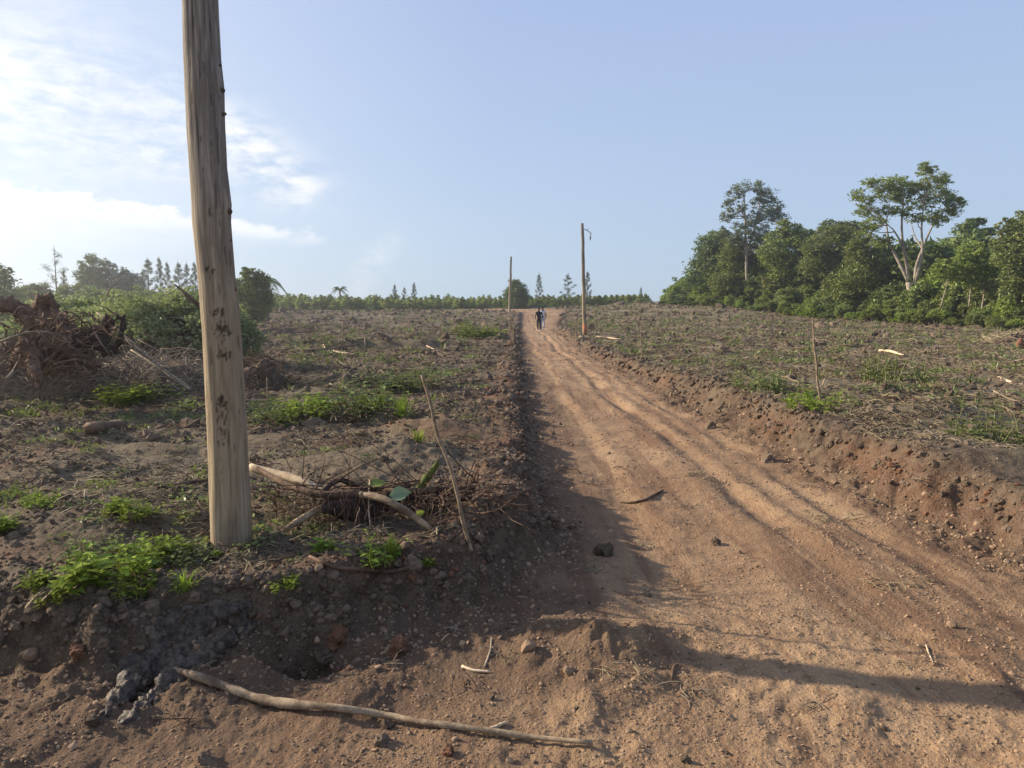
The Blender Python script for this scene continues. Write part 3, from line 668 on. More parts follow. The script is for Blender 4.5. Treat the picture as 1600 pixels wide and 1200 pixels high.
for i, (nm, lb, bpx, Y, bl, lm, ct) in enumerate(LT): px_tree(nm, lb, ct, bpx, Y, bl, lm, 'bark', 40 + i, dens=10 if Y > 80 else 9, size=.15, clump=.4, trunk_r=.14)
put_pine(94, 393, 118, 3, 'tallest, thinly branched pine of the far left group', .95)
put_pine(106, 424, 120, 0, 'short pine leaning against the tallest far left pine', .7)
for i, (px, tp, w, k, nm) in enumerate(((237, 407, 1.0, 0, 'broad pine, first of the far left row before the near pole'), (255, 405, .65, 4, 'slim pine, second of the far left row before the near pole'), (267, 412, .65, 4, 'slim shorter pine, third of the far left row'),
        (284, 413, .95, 2, 'broader pine, fourth of the far left row'), (297, 414, .7, 0, 'pine, fifth of the far left row, close to the near pole'), (309, 412, .7, 4, 'pine half hidden behind the left side of the near pole'), (228, 425, .7, 2, 'short pine at the left start of the far left row'))):
    put_pine(px, tp, 122, k, nm, w)
r = random.Random(12)
for row in range(3):
    px = -60 + 10 * row
    while px < 400:
        Y = 60 + 16 * row + r.uniform(-4, 4); x = (px - 800) / F_PX * Y; k = r.choice(('leaf_olive', 'leaf_mid', 'leaf_light')); hg = (1.5, 2.2, 3.0)[row] * r.uniform(.7, 1.15)
        put_shrub(SH[k][r.randrange(3)], 'bush', (x, Y, Hz(x, Y) - .1), r.uniform(0, 6), hg / 2.4 * 1.3, {'leaf_olive': 'olive', 'leaf_mid': 'mid green', 'leaf_light': 'light green'}[k] + ' scrub bush, ' + ('nearest', 'middle', 'farthest')[row] + ' line, ' + ('left of the huge stump' if px < 40 else 'behind the huge stump' if px < 200 else 'behind the leafy brush pile' if px < 300 else 'behind or right of the near pole'), 'bush', 'scrub behind the brush piles', hg / 2.4)
        px += r.uniform(18, 30)
# --- low shed roof on the crest
def shed():
    Y = 122; e = empty('shed', (D(1022, 470, Y).x, Y, Hz(D(1022, 470, Y).x, Y) - .3)); tag(e, 'low roof of a distant shed on the crest left of the wood', 'shed')
    h = D(1022, 471, Y).z - e.location.z
    m, nt, o = mat('wall_board'); principled(nt, o, (.22, .17, .12), .9); m2, nt2, o2 = mat('sheet_roof'); principled(nt2, o2, (.20, .20, .19), .6, .3)
    def bx(n, mt, c, s, rot=0):
        V = [(c[0] + a * s[0] / 2, c[1] + b * s[1] / 2, c[2] + d * s[2] / 2 + a * rot) for d in (-1, 1) for (a, b) in ((-1, -1), (1, -1), (1, 1), (-1, 1))]
        link(n, mesh_np(n, V, [(3, 2, 1, 0), (4, 5, 6, 7), (0, 1, 5, 4), (1, 2, 6, 5), (2, 3, 7, 6), (3, 0, 4, 7)], None, [mt], None, False, {}), e)
    bx('wall', m, (0, .6, (h - .3) / 2), (2.6, .1, h - .3)); bx('roof', m2, (0, 0, h - .08), (3.4, 2.2, .07), .16)
    for sx in (-1.4, 1.4): bx('post', m, (sx, -.8, (h - .35) / 2), (.1, .1, h - .35))
shed()

# ------------------------------------------------------------------ poles
def wood_pole_material():
    m, nt, o = mat('pole_wood'); P = objc(nt)
    g = noise_n(nt, mapping(nt, P, (34, 34, 2.2)), 1.0, 7, .7, .8); g2 = noise_n(nt, mapping(nt, P, (70, 70, 3)), 1.0, 4, .6)
    big = noise_n(nt, mapping(nt, P, (3, 3, 1.4)), 1.0, 4, .6); h = attr(nt, 'h')
    c = mixc(nt, (g * .6 + g2 * .4).step(.34, .66), (.19, .145, .092), (.37, .295, .195))
    grey = mixc(nt, (g * .5 + g2 * .5).step(.36, .64), (.12, .105, .088), (.27, .242, .208))
    c = mixc(nt, h.step(.9, 2.6), c, grey)
    c = mixc(nt, big.step(.50, .68) * .5, c, (.14, .105, .078))
    c = mixc(nt, (g2 * 1.0).step(.60, .70) * .5, c, (.46, .38, .27))
    c = mixc(nt, attr(nt, 'pale') * .8, c, (.47, .41, .33)); c = mixc(nt, attr(nt, 'stain'), c, (.040, .027, .020))
    principled(nt, o, c, .85, .15, g + g2 * .7 + noise_n(nt, P, 90, 3, .6) * .3, .7, .008); return m
M['pole_wood'] = wood_pole_material()
def near_pole():
    edges = [(-60, 284, 339), (0, 285, 340), (90, 288, 344), (135, 290, 349), (200, 293, 351), (260, 297, 354), (318, 301, 361), (345, 302, 360), (430, 310, 367), (455, 312, 371), (520, 317, 376), (620, 322, 383), (740, 327, 389), (855, 331, 394)]
    Yp = POLE[1]; pts = []
    for py, a, b in edges[::-1]:
        c = D((a + b) / 2, py, Yp); sdep = Yp / ray((a + b) / 2, py).y; pts.append((c, (b - a) / 2 / F_PX * sdep))
    b0 = pts[0][0]; root = empty('wooden_pole', (b0.x, Yp, Hz(b0.x, Yp))); org = root.location.copy()
    tag(root, 'big near wooden pole, rough bare trunk leaning slightly left', 'pole', 'new wooden power poles')
    d = (pts[-1][0] - pts[-6][0]).normalized(); pts = [(b0 + Vector((0, 0, -.5)), pts[0][1])] + pts + [(pts[-1][0] + d * (1.6 + 1.1 * k), pts[-1][1] * (.97 - .06 * k)) for k in range(4)]
    Z = np.array([p[0].z for p in pts]); Xc = np.array([p[0].x for p in pts]); Rr = np.array([p[1] for p in pts])
    zz = np.concatenate([np.linspace(Z[0], 4.1, 420), np.linspace(4.15, Z[-1], 70)]); n = 72; th = np.linspace(0, 2 * PI, n, endpoint=False)
    xc = np.interp(zz, Z, Xc); rr = np.interp(zz, Z, Rr) * .97
    A, ZZ = np.meshgrid(th, zz); Rm = np.repeat(rr[:, None], n, 1)
    cx, cyl = np.cos(A), np.sin(A)
    Rm = Rm * (1 + .035 * fbm(cx * 1.3 + 5, ZZ * 1.1 + cyl, 201, 3) + .012 * pn(A * 7 / 1.0, ZZ * .9, 202) * (np.abs(np.sin(A / 2)) > .02) + .008 * pn(cx * 14, ZZ * 5 + cyl * 14, 203))
    crack = -1.75 + .10 * pn(ZZ * .9, ZZ * 0, 204); dang = (A - 2 * PI * (A > PI) - crack); cm = np.exp(-(dang / .035) ** 2) * sst(1.5, 2.1, ZZ)
    Rm = Rm - .006 * np.exp(-((dang - .07) / .03) ** 2) * sst(1.5, 2.1, ZZ) + .002 * cm
    cr2 = A - 2 * PI * (A > PI) + 2.2 + .12 * pn(ZZ * .7, ZZ * 0 + 3, 205); c2 = np.exp(-(cr2 / .03) ** 2) * sst(.0, .5, pn(ZZ * .8, ZZ * 0, 206)); Rm = Rm - .004 * np.exp(-((cr2 - .05) / .025) ** 2) * c2
    Rm[0:30] *= 1.0
    # chips where the butt was trimmed
    V = np.stack([xc[:, None] + Rm * cx, Yp + Rm * cyl, ZZ], -1).reshape(-1, 3) - np.array(org)
    aa = (A - 2 * PI * (A > PI))
    def spot(zc, ac, sz, sa, sd_): return np.exp(-((ZZ - zc) / sz) ** 2 - ((aa - ac) / sa) ** 2) * (1 + 1.6 * fbm(aa * 7, ZZ * 20, sd_, 4, .65))
    st = spot(1.60, -1.3, .035, .38, 1) + spot(1.50, -1.15, .055, .5, 2) + spot(1.36, -1.1, .04, .42, 3) + spot(1.10, -1.35, .09, .28, 4) + .6 * spot(.95, -1.5, .1, .4, 5) + .8 * spot(1.82, -1.5, .05, .3, 6) + .7 * spot(2.15, -1.3, .07, .12, 7) + .7 * spot(2.72, -1.9, .05, .10, 8) + .5 * spot(.75, -1.6, .12, .25, 9)
    st = np.clip(sst(.5, 1.0, st), 0, 1) * .85 + .55 * sst(.62, .72, fbm(aa * 9, ZZ * 5, 210, 3))
    st = st + .9 * np.exp(-((dang - .06) / .020) ** 2) * sst(1.5, 2.1, ZZ) + .8 * np.exp(-((cr2 - .045) / .018) ** 2) * c2 ** .3 * sst(0, .4, pn(ZZ * .8, ZZ * 0, 206)) + .8 * np.exp(-(((aa + .95 + .1 * pn(ZZ, ZZ * 0, 208)) / .018) ** 2)) * sst(.1, .3, pn(ZZ * 1.7, ZZ * 0, 209))
    pale = np.clip(cm * .8 + c2 * .5 + .6 * sst(.35, .6, fbm(aa * 5, ZZ * 1.2, 211, 3)) * sst(.5, 0, np.abs(ZZ - .55)), 0, 1)
    i = np.arange(len(zz) - 1)[:, None]; j = np.arange(n)[None, :]; j2 = (j + 1) % n
    Q = np.stack([i * n + j, i * n + j2, (i + 1) * n + j2, (i + 1) * n + j], -1).reshape(-1, 4); top = len(V)
    V = np.concatenate([V, [[xc[-1] - org.x, Yp - org.y, zz[-1] - org.z]]]); T = [(top, (len(zz) - 1) * n + k, (len(zz) - 1) * n + (k + 1) % n) for k in range(n)]
    ex = lambda a: np.append(np.clip(a, 0, 1).ravel(), 0)
    link('shaft', mesh_np('shaft', V, Q, T, [M['pole_wood']], None, True, {'stain': ex(st), 'pale': ex(pale), 'h': np.append((ZZ - org.z).ravel(), 9)}), root)
    for px, py, rr_ in ((345, 102, .010), (350, 141, .018), (353, 178, .012), (361, 330, .020), (368, 452, .022), (362, 375, .008), (293, 190, .012), (297, 265, .007)):
        p = D(px, py, Yp - .01) - org; side = 1 if px > 320 else -1; mb = MB().tube([p - Vector((side * .03, 0, 0)), p, p + Vector((side * rr_ * .25, -.002, .003))], [rr_ * 1.2, rr_ * .7, rr_ * .25], 8, .15, seed=px)
        link('knot', mb.mesh('knot', M['bark']), root)
near_pole()
def far_pole(bpx, bpy, tpx, tpy, rad, label, fresh, Y=None):
    g = G(bpx, bpy) if Y is None else Vector(((bpx - 800) / F_PX * Y, Y, Hz((bpx - 800) / F_PX * Y, Y)))
    root = empty('wooden_pole', g); tag(root, label, 'pole', 'new wooden power poles'); t = D(tpx, tpy, g.y) - g
    r = random.Random(int(bpx)); P = [Vector((0, 0, -.4))] + [t * k / 12 + Vector((r.uniform(-.02, .02), r.uniform(-.02, .02), 0)) for k in range(13)]
    mb = MB().tube(P, taper(rad, rad * .68, 14), 12, .05); n = mb.n; me = mb.mesh('shaft', M['pole_wood']); zs = np.concatenate(mb.v)[:, 2]
    for k, a in (('h', zs * .45), ('stain', .5 * sst(.35, .5, fbm(zs * 1.2, zs * 0, 221, 2))), ('pale', np.clip(.5 * sst(.0, .5, pn(zs * .6, zs * 0 + 2, 222)), 0, 1))):
        at = me.attributes.new(k, 'FLOAT', 'POINT'); at.data.foreach_set('value', a.astype(np.float32))
    link('shaft', me, root)
    if fresh:
        mb = MB().tube([Vector((0, 0, -.1)), Vector((0, 0, .25)), t * .105], [rad * 1.03, rad * 1.03, rad * 1.0], 12); link('fresh_cut_butt', mb.mesh('fresh_cut_butt', M['red_wood']), root)
        b = t * .955; mb = MB().tube(smooth_path([b, b + Vector((.25, 0, -.10)), b + Vector((.42, 0, -.22)), b + Vector((.45, 0, -.42))]), .018, 5); mb.tube([b + Vector((.25, 0, -.1)), b + Vector((.33, 0, .02))], .014, 4)
        mb.tube([b + Vector((.43, 0, -.3)), b + Vector((.52, .02, -.22))], .014, 4); mb.tube([b + Vector((.44, 0, -.42)), b + Vector((.42, 0, -.62))], [.05, .02], 5); link('torn_sprig', mb.mesh('torn_sprig', M['bark']), root)
M['red_wood'] = simple('red_wood', (.22, .085, .04), (.36, .16, .08), 5, .85, .15)
far_pole(914, 524, 909.5, 349, .115, 'middle-distance wooden pole right of the road, orange at its foot', True)
far_pole(796, 494, 798.5, 401, .17, 'farthest wooden pole, at the top of the road on its left edge', False, Y=88)

# ------------------------------------------------------------------ people
def cloth(name, c, rough=.9):
    m, nt, o = mat(name); n = noise_n(nt, objc(nt), 14, 3, .6); principled(nt, o, mixc(nt, n, tuple(q * .8 for q in c), tuple(q * 1.15 for q in c)), rough, .15, n, .3, .01); return m
M['skin'] = cloth('skin', (.055, .032, .022), .6); M['black_cloth'] = cloth('black_cloth', (.012, .012, .015)); M['white_cloth'] = cloth('white_cloth', (.62, .64, .68))
M['grey_cloth'] = cloth('grey_cloth', (.34, .36, .42)); M['hair'] = cloth('hair', (.008, .007, .007)); M['white_shoe'] = cloth('white_shoe', (.7, .68, .64))
def skin_mesh(name, verts, edges, m, lev=1):
    me = bpy.data.meshes.new(name); me.from_pydata([v[0] for v in verts], edges, []); o = bpy.data.objects.new(name, me); COL.objects.link(o)
    sk = o.modifiers.new('s', 'SKIN'); sk.use_smooth_shade = True
    bm_l = me.skin_vertices[0].data if me.skin_vertices else None
    if bm_l is None:
        import bmesh
        bm = bmesh.new(); bm.from_mesh(me); bm.verts.layers.skin.verify(); bm.to_mesh(me); bm.free(); bm_l = me.skin_vertices[0].data
    for i, v in enumerate(verts):
        rr = v[1] if isinstance(v[1], tuple) else (v[1], v[1]); bm_l[i].radius = rr; bm_l[i].use_root = (i == 0)
    sb = o.modifiers.new('u', 'SUBSURF'); sb.levels = lev; sb.render_levels = lev
    dg = bpy.context.evaluated_depsgraph_get(); res = bpy.data.meshes.new_from_object(o.evaluated_get(dg)); bpy.data.objects.remove(o); res.name = name
    res.materials.clear(); res.materials.append(m)
    for p in res.polygons: p.use_smooth = True
    return res
def person(loc, rz, label, shirt, trousers, shoes, arm_bend, stride, s=1.0):
    e = empty('person', loc, rz, s); tag(e, label, 'person')
    a = stride; L = []
    hipz, kz, az = .93, .50, .085
    J = dict(pelvis=((0, 0, .96), (.145, .10)), waist=((0, -.005, 1.10), (.13, .09)), chest=((0, 0, 1.30), (.165, .11)), neckb=((0, 0, 1.44), (.09, .075)), neck=((0, .01, 1.52), .052), head=((0, .02, 1.60), (.068, .08)), crown=((0, .02, 1.70), (.07, .085)))
    names = list(J); V = [J[k] for k in names]; Ed = [(0, 1), (1, 2), (2, 3), (3, 4), (4, 5), (5, 6)]
    for sx in (-1, 1):
        st = a * sx; b = len(V)
        V += [((sx * .09, st * .02, .90), .088), ((sx * .10, st * .45 + .02, .50), .060), ((sx * .105, st * .9 - .06 * (st < 0), .12 + (.05 if st < 0 else 0)), .040), ((sx * .115, st * .9 + .12, .045 + (.02 if st < 0 else 0)), (.04, .03))]
        Ed += [(0, b), (b, b + 1), (b + 1, b + 2), (b + 2, b + 3)]
        b = len(V); sw = -st * .5
        ab = arm_bend
        V += [((sx * .18, 0, 1.40), .062), ((sx * .25, sw * .4 - .05, 1.15), .042), ((sx * .25, sw + .04 + ab * .14, .93 + ab * .12), .032), ((sx * .245, sw + .07 + ab * .16, .85 + ab * .12), (.036, .022)), ((sx * .24, sw + .09 + ab * .18, .78 + ab * .12), (.022, .014)), ((sx * .215, sw + .10 + ab * .17, .83 + ab * .12), .012)]
        Ed += [(3, b), (b, b + 1), (b + 1, b + 2), (b + 2, b + 3), (b + 3, b + 4), (b + 3, b + 5)]
    body = skin_mesh('body', V, Ed, M['skin']); link('body', body, e)
    SV = [((0, 0, .93), (.165, .12)), ((0, 0, 1.10), (.152, .11)), ((0, 0, 1.30), (.185, .128)), ((0, 0, 1.43), (.12, .095)), ((0, .005, 1.475), (.07, .065))]; SE = [(0, 1), (1, 2), (2, 3), (3, 4)]
    for sx in (-1, 1):
        sw = -a * sx * .5; b = len(SV); SV += [((sx * .185, 0, 1.395), .078), ((sx * .225, sw * .2 - .02, 1.25), .066)]; SE += [(3, b), (b, b + 1)]
    link('shirt', skin_mesh('shirt', SV, SE, shirt), e)
    TV = [((0, 0, 1.0), (.155, .11)), ((0, 0, .93), (.16, .12))]; TE = [(0, 1)]
    for sx in (-1, 1):
        st = a * sx; b = len(TV); TV += [((sx * .092, st * .06, .84), .105), ((sx * .10, st * .45 + .02, .50), .078), ((sx * .105, st * .86 - .06 * (st < 0), .16 + (.05 if st < 0 else 0)), .064)]; TE += [(1, b), (b, b + 1), (b + 1, b + 2)]
    link('trousers', skin_mesh('trousers', TV, TE, trousers), e)
    for sx in (-1, 1):
        st = a * sx; y = st * .9 - .06 * (st < 0); z = .05 + (.03 if st < 0 else 0)
        link('shoe', skin_mesh('shoe', [((sx * .105, y - .03, z + .01), (.05, .045)), ((sx * .11, y + .10, z), (.052, .04)), ((sx * .115, y + .20, z - .008), (.045, .03))], [(0, 1), (1, 2)], shoes), e)
    link('hair', skin_mesh('hair', [((0, .0, 1.66), (.078, .085)), ((0, .005, 1.74), (.075, .085)), ((0, .01, 1.77), (.05, .06))], [(0, 1), (1, 2)], M['hair']), e)
    for sx in (-1, 1): link('ear', MB().tube([(sx * .075, .02, 1.60), (sx * .085, .01, 1.625), (sx * .08, .01, 1.66)], [.008, .016, .008], 6).mesh('ear', M['skin']), e)
    link('nose', MB().tube([(0, .095, 1.66), (0, .115, 1.615), (0, .10, 1.60)], [.008, .015, .01], 6).mesh('nose', M['skin']), e)
gp = Vector(((842 - 800) / F_PX * 56, 56.0, 0)); gp.z = Hz(gp.x, gp.y)
person((gp.x, gp.y, gp.z), .05, 'person in black shirt and black trousers with white shoes walking up the road', M['black_cloth'], M['black_cloth'], M['white_shoe'], .9, .20, 1.02)
gx = (847.5 - 800) / F_PX * (gp.y + 2.6)
person((gx, gp.y + 2.6, Hz(gx, gp.y + 2.6)), -.05, 'person in pale shirt and light trousers, half hidden ahead on the road', M['white_cloth'], M['grey_cloth'], M['white_shoe'], .2, -.18, 1.05)

# ------------------------------------------------------------------ stakes, sticks and branches
def stick(name, label, cat, pts, rads, m, group=None, n=7, twigs=(), wob=.12, knots=True):
    P = smooth_path(pts, 4); R = np.interp(np.linspace(0, 1, len(P)), np.linspace(0, 1, len(rads)), rads)
    r = random.Random(len(label)); R = [q * (1 + (.22 if knots and r.random() < .2 else 0)) for q in R]
    org = P[0].copy(); mb = MB().tube([p - org for p in P], list(R), n, wob)
    for t in twigs: mb.tube([Vector(p) - org for p in smooth_path(t[0], 3)], taper(t[1], t[1] * .4, (len(t[0]) - 1) * 3 + 1), 5)
    o = link(name, mb.mesh(name, m)); o.location = org; tag(o, label, cat, group); return o
def lie(pix, lift=.012):
    out = []
    for px, py in pix: g = G(px, py); out.append(g + Vector((0, 0, lift)))
    return out
def stake(bp, tp, rad, label, Y=None, bend=.02, m='branch', group='thin marker stakes stuck in the soil'):
    g = G(*bp); t = D(tp[0], tp[1], g.y + .02); L = (t - g).length
    P = [g - (t - g).normalized() * .15] + [g + (t - g) * k / 6 + Vector((rnd.uniform(-1, 1), rnd.uniform(-1, 1), 0)) * bend * L * .12 for k in range(7)]
    return stick('marker_stake', label, 'stake', P, [rad, rad * .9, rad * .65], M[m], group)
stake((735, 862), (662, 586), .0115, 'nearest marker stake, leaning left beside the road bank', bend=.12)
stake((1282, 640), (1269, 496), .014, 'tall thin stake in the right field near the road', bend=.08)
stake((1003, 560), (1001, 508), .02, 'thin stake standing right of the road, below the long pale branch'); stake((931, 524), (930, 480), .03, 'thin stake just right of the middle pole')
stake((900, 530), (900, 496), .025, 'short stake at the right road edge, left of the middle pole'); stake((802, 535), (795, 497), .03, 'leaning stake on left road edge, one of a crossed pair')
stake((802, 538), (803, 498), .028, 'upright stake on left road edge, one of a crossed pair'); stake((772, 519), (773, 499), .03, 'short stake in the left field near the farthest pole')
stake((535, 530), (537, 498), .028, 'slender stake standing in the middle of the left field'); stake((413, 520), (412, 506), .03, 'tiny stake in the left field beside the dark brush mound')
stake((1027, 523), (1026, 505), .03, 'small stake in the green strip of the right field')
stake((543, 614), (543, 602), .012, 'stub of a cut stem beside the bright green bush'); stake((419, 640), (417, 590), .010, 'thin cut stem right of the near pole, in weedy ground')
stick('fallen_branch', 'long bare crooked branch lying across the foreground', 'branch', lie([(262, 1054), (300, 1062), (345, 1078), (400, 1100), (455, 1110), (520, 1114), (600, 1126), (660, 1138), (740, 1148), (830, 1160), (925, 1170)], .022),
    [.010, .017, .016, .018, .015, .014, .0125, .0115, .010, .008], M['branch'], n=12, twigs=[(lie([(262, 1054), (246, 1056)], .02), .004)], wob=.07)
stick('fallen_branch', 'thin curved branch lying on the soil between near pole and stake', 'branch', lie([(484, 874), (505, 888), (530, 897), (570, 900), (610, 898), (650, 892), (692, 885)], .015), [.009, .011, .010, .009], M['bark'], n=8)
stick('fallen_branch', 'short crooked stick lying on the road', 'branch', lie([(968, 786), (990, 787), (1010, 782), (1022, 776), (1036, 768)], .012), [.010, .012, .014, .008], M['bark'], twigs=[(lie([(1010, 782), (1022, 784)], .01), .005)])
stick('fallen_branch', 'long thin pale branch lying beside the middle pole', 'branch', lie([(905, 528), (935, 528), (970, 532)], .05), [.05, .045, .03], M['pale_wood'])
stick('fallen_branch', 'long leaning stick propped on the brush pile, its foot in weeds', 'branch', [D(152, 489, 11.5), D(185, 515, 11.2), D(225, 552, 10.9), D(262, 582, 10.7), D(298, 606, 10.5)], [.014, .018, .02, .022], M['twig'])
stick('fallen_branch', 'lower of the two leaning sticks by the brush pile', 'branch', [D(205, 547, 11.3), D(235, 566, 11.0), D(265, 586, 10.8), D(297, 608, 10.45)], [.012, .016, .02], M['twig'])
stick('log', 'short thick log half sunk in soil left of the near pole', 'log', lie([(138, 676), (160, 674), (190, 668)], .04), [.06, .065, .055], M['bark'], n=10)
for i, (pp, rr, lb, mm) in enumerate((([(508, 546), (530, 552), (560, 556)], .035, 'pale crooked branch lying in the middle of the left field', 'pale_wood'), ([(505, 540), (511, 552)], .03, 'short pale stub sticking up at the left end of the crooked branch', 'pale_wood'),
        ([(667, 545), (684, 550)], .03, 'short pale stick lying alone in the left field', 'pale_wood'), ([(420, 544), (440, 527)], .014, 'thin slanting pale twig beside the dark brush mound', 'twig'),
        ([(475, 551), (505, 548), (560, 541)], .05, 'long low dark log lying in the left field', 'bark'), ([(1374, 552), (1392, 553), (1412, 558)], .045, 'pale split stick lying in the right field', 'pale_wood'),
        ([(1560, 592), (1580, 600), (1598, 604)], .03, 'pale stick at the right picture edge', 'pale_wood'), ([(1548, 556), (1570, 560), (1600, 553)], .03, 'thin branch lying in front of the reddish stub at the right edge', 'twig'),
        ([(1050, 1062), (1053, 1045), (1060, 1040)], .006, 'small dark forked twig standing on the road', 'bark'), ([(1447, 1010), (1452, 1024), (1458, 1036)], .004, 'pair of tiny straw stalks on the lower right road', 'straw'),
        ([(722, 1044), (740, 1050), (768, 1052)], .006, 'dry curled leaf stalk at the foot of the cut bank', 'pale_wood'), ([(757, 1045), (766, 1020), (768, 998)], .005, 'thin rootlet hanging down the cut bank', 'twig'),
        ([(755, 1146), (775, 1140), (790, 1132)], .008, 'dry yellowish leaf scrap just above the long foreground branch', 'pale_wood'), ([(540, 772), (600, 760), (700, 742), (765, 705)], .006, 'thin arching root beside the nearest stake', 'twig'),
        ([(245, 765), (290, 757), (325, 752)], .012, 'thin root lying on the soil left of the near pole', 'bark'))):
    stick('fallen_stick', lb, 'stick', lie(pp, rr * .8), [rr, rr, rr * .7], M[mm])
r = random.Random(44)
LB = ('dry stick lying on the bulldozed left field', 'dry stick lying on the bulldozed right field')
for i in range(130):
    px, py = (r.uniform(400, 800), 495 + 150 * r.random() ** 1.6) if i % 2 else (r.uniform(900, 1600), 500 + 130 * r.random() ** 1.6)
    if i % 2 == 0 and py > 545 + (px - 960) * .2 and px < 1400: py = 515
    g = G(px, py); a = r.uniform(0, PI); L = r.uniform(.2, .7) * (1 + g.y * .012); d = Vector((math.cos(a), math.sin(a) * .6, 0)) * L
    P = [g - d / 2, g + Vector((0, 0, .03)), g + d / 2]; P = [Vector((p.x, p.y, Hz(p.x, p.y) + .02 + (r.uniform(0, .12) if k == 2 else 0))) for k, p in enumerate(P)]
    stick('fallen_stick', ('far' if g.y > 30 else 'middle-distance' if g.y > 14 else 'near') + ' ' + LB[i % 2 == 0] + (', left part' if px < (600 if i % 2 else 1250) else ', right part'), 'stick', P, [.008 + .0007 * g.y, .005 + .0004 * g.y], M[r.choice(('straw', 'twig', 'twig', 'bark', 'pale_wood'))], 'dry sticks scattered over the fields', n=5)

# ------------------------------------------------------------------ uprooted stumps
def organic(name, tubes, m, parent, org, vox, nz=.03, nf=5, seed=0):
    mb = MB()
    for pts, rad in tubes:
        P = smooth_path([Vector(p) - org for p in pts], 3); mb.tube(P, list(np.interp(np.linspace(0, 1, len(P)), np.linspace(0, 1, len(rad)), rad)), 10, .12, seed=seed + len(mb.v))
    me = mb.mesh(name, m); o = bpy.data.objects.new('tmp', me); COL.objects.link(o)
    md = o.modifiers.new('r', 'REMESH'); md.mode = 'VOXEL'; md.voxel_size = vox; md.use_smooth_shade = True
    sm = o.modifiers.new('s', 'SMOOTH'); sm.iterations = 3
    dg = bpy.context.evaluated_depsgraph_get(); res = bpy.data.meshes.new_from_object(o.evaluated_get(dg)); bpy.data.objects.remove(o)
    n = len(res.vertices); co = np.zeros(n * 3); no = np.zeros(n * 3); res.vertices.foreach_get('co', co); res.vertices.foreach_get('normal', no); co = co.reshape(-1, 3); no = no.reshape(-1, 3)
    dsp = fbm(co[:, 0] * nf + co[:, 2] * nf * .6, co[:, 1] * nf - co[:, 2] * nf * .35, 300 + seed, 4, .6); ridge = np.abs(fbm(co[:, 0] * nf * 2, co[:, 1] * nf + co[:, 2] * nf * .4, 310 + seed, 3))
    co = co + no * ((dsp * nz - ridge * nz * .9)[:, None]); res.vertices.foreach_set('co', co.ravel().astype(np.float32)); res.update()
    at = res.attributes.new('var', 'FLOAT', 'POINT'); at.data.foreach_set('value', np.full(n, .5, np.float32))
    res.name = name; res.materials.clear(); res.materials.append(m); return link(name, res, parent)
def Z1(zx, zy, Y): return D(zx * .2834, 380 + zy * .2833, Y)
def z1r(zr, Y): return zr * .2834 * Y / F_PX
YS = 11.0
def rt(pts, rads, dy=0): return ([Z1(x, y, YS + dy + (d[0] if d else 0)) for (x, y, *d) in pts], [z1r(q, YS) for q in rads])
def stump_left():
    c = Z1(250, 560, YS); root = empty('uprooted_stump', (c.x, c.y, Hz(c.x, c.y))); org = root.location.copy()
    tag(root, 'huge overturned tree stump with thick trunk pointing left, knobbed root on top', 'stump')
    organic('stump_body', [rt([(-260, 330, -.3), (-120, 335, -.2), (0, 335), (80, 355), (150, 385), (230, 440)], [56, 50, 44, 40, 44, 76]), rt([(235, 285), (232, 330), (230, 380), (250, 450), (270, 520)], [36, 42, 50, 74, 100]),
        rt([(262, 300), (300, 335), (345, 345)], [30, 26, 12]), rt([(270, 400), (320, 440), (380, 490), (450, 510), (520, 505)], [60, 62, 50, 36, 22]), rt([(160, 470), (200, 540), (230, 620), (300, 690)], [60, 90, 100, 60]),
        rt([(260, 540, -.2), (380, 580, -.2), (470, 630, -.2), (530, 680, -.3)], [90, 70, 46, 30]), rt([(150, 560, .2), (100, 640, .1), (40, 720, 0)], [50, 36, 14]), rt([(200, 600, -.5), (190, 680, -.7), (215, 760, -.8), (213, 805, -.8)], [40, 34, 20, 6]),
        rt([(100, 600), (180, 640), (330, 650), (420, 640)], [50, 80, 80, 50])], M['root'], root, org, .028, .06, 5, 1)
    organic('root_cluster', [rt([(400, 600, -.2), (450, 560, -.2), (520, 545, -.1), (570, 560)], [50, 52, 50, 44]), rt([(520, 560), (513, 500), (510, 450)], [36, 26, 14]), rt([(560, 560), (570, 480), (592, 420), (585, 380)], [44, 36, 26, 8]), rt([(590, 500), (622, 440), (645, 405)], [26, 15, 8]),
        rt([(560, 600, -.1), (630, 590, -.1), (668, 520, -.1), (678, 450), (690, 392)], [34, 19, 16, 20, 13]), rt([(678, 440), (655, 400), (640, 388)], [15, 10, 8]), rt([(480, 560), (450, 480), (452, 420)], [20, 10, 5]), rt([(678, 430), (708, 440), (700, 470)], [14, 7, 4])], M['dark_root'], root, org, .022, .035, 6, 2)
    r = random.Random(3); mb = MB()
    for i in range(420):
        a = Z1(r.gauss(300, 170), r.uniform(380, 700), YS + r.uniform(-.7, .3)); d = Vector((r.uniform(-1, 1), r.uniform(-.8, .2), r.uniform(-.9, .5))) * r.uniform(.15, .6); P = bez(a, a + d, (r.uniform(-.1, .1), 0, r.uniform(-.1, .15)), 6, .012, r)
        mb.tube([p - org for p in P], taper(r.uniform(.004, .022) , .002, 6), 5)
    tag(link('rootlets', mb.mesh('rootlets', M['root']), root), kind='stuff')
    for k, (pts, rr, mm) in enumerate((([(40, 745, -.8), (75, 700, -.7), (100, 650, -.6)], 9, 'twig'), ([(0, 545, -.8), (60, 520, -.8), (110, 505, -.8), (160, 490, -.7), (300, 495, -.7), (390, 550, -.7)], 7, 'twig'))):
        P = smooth_path([Z1(x, y, YS + d) - org for x, y, d in pts], 4); link('root', MB().tube(P, taper(z1r(rr, YS), z1r(rr * .5, YS), len(P)), 7, .1).mesh('root', M[mm]), root)
stump_left()
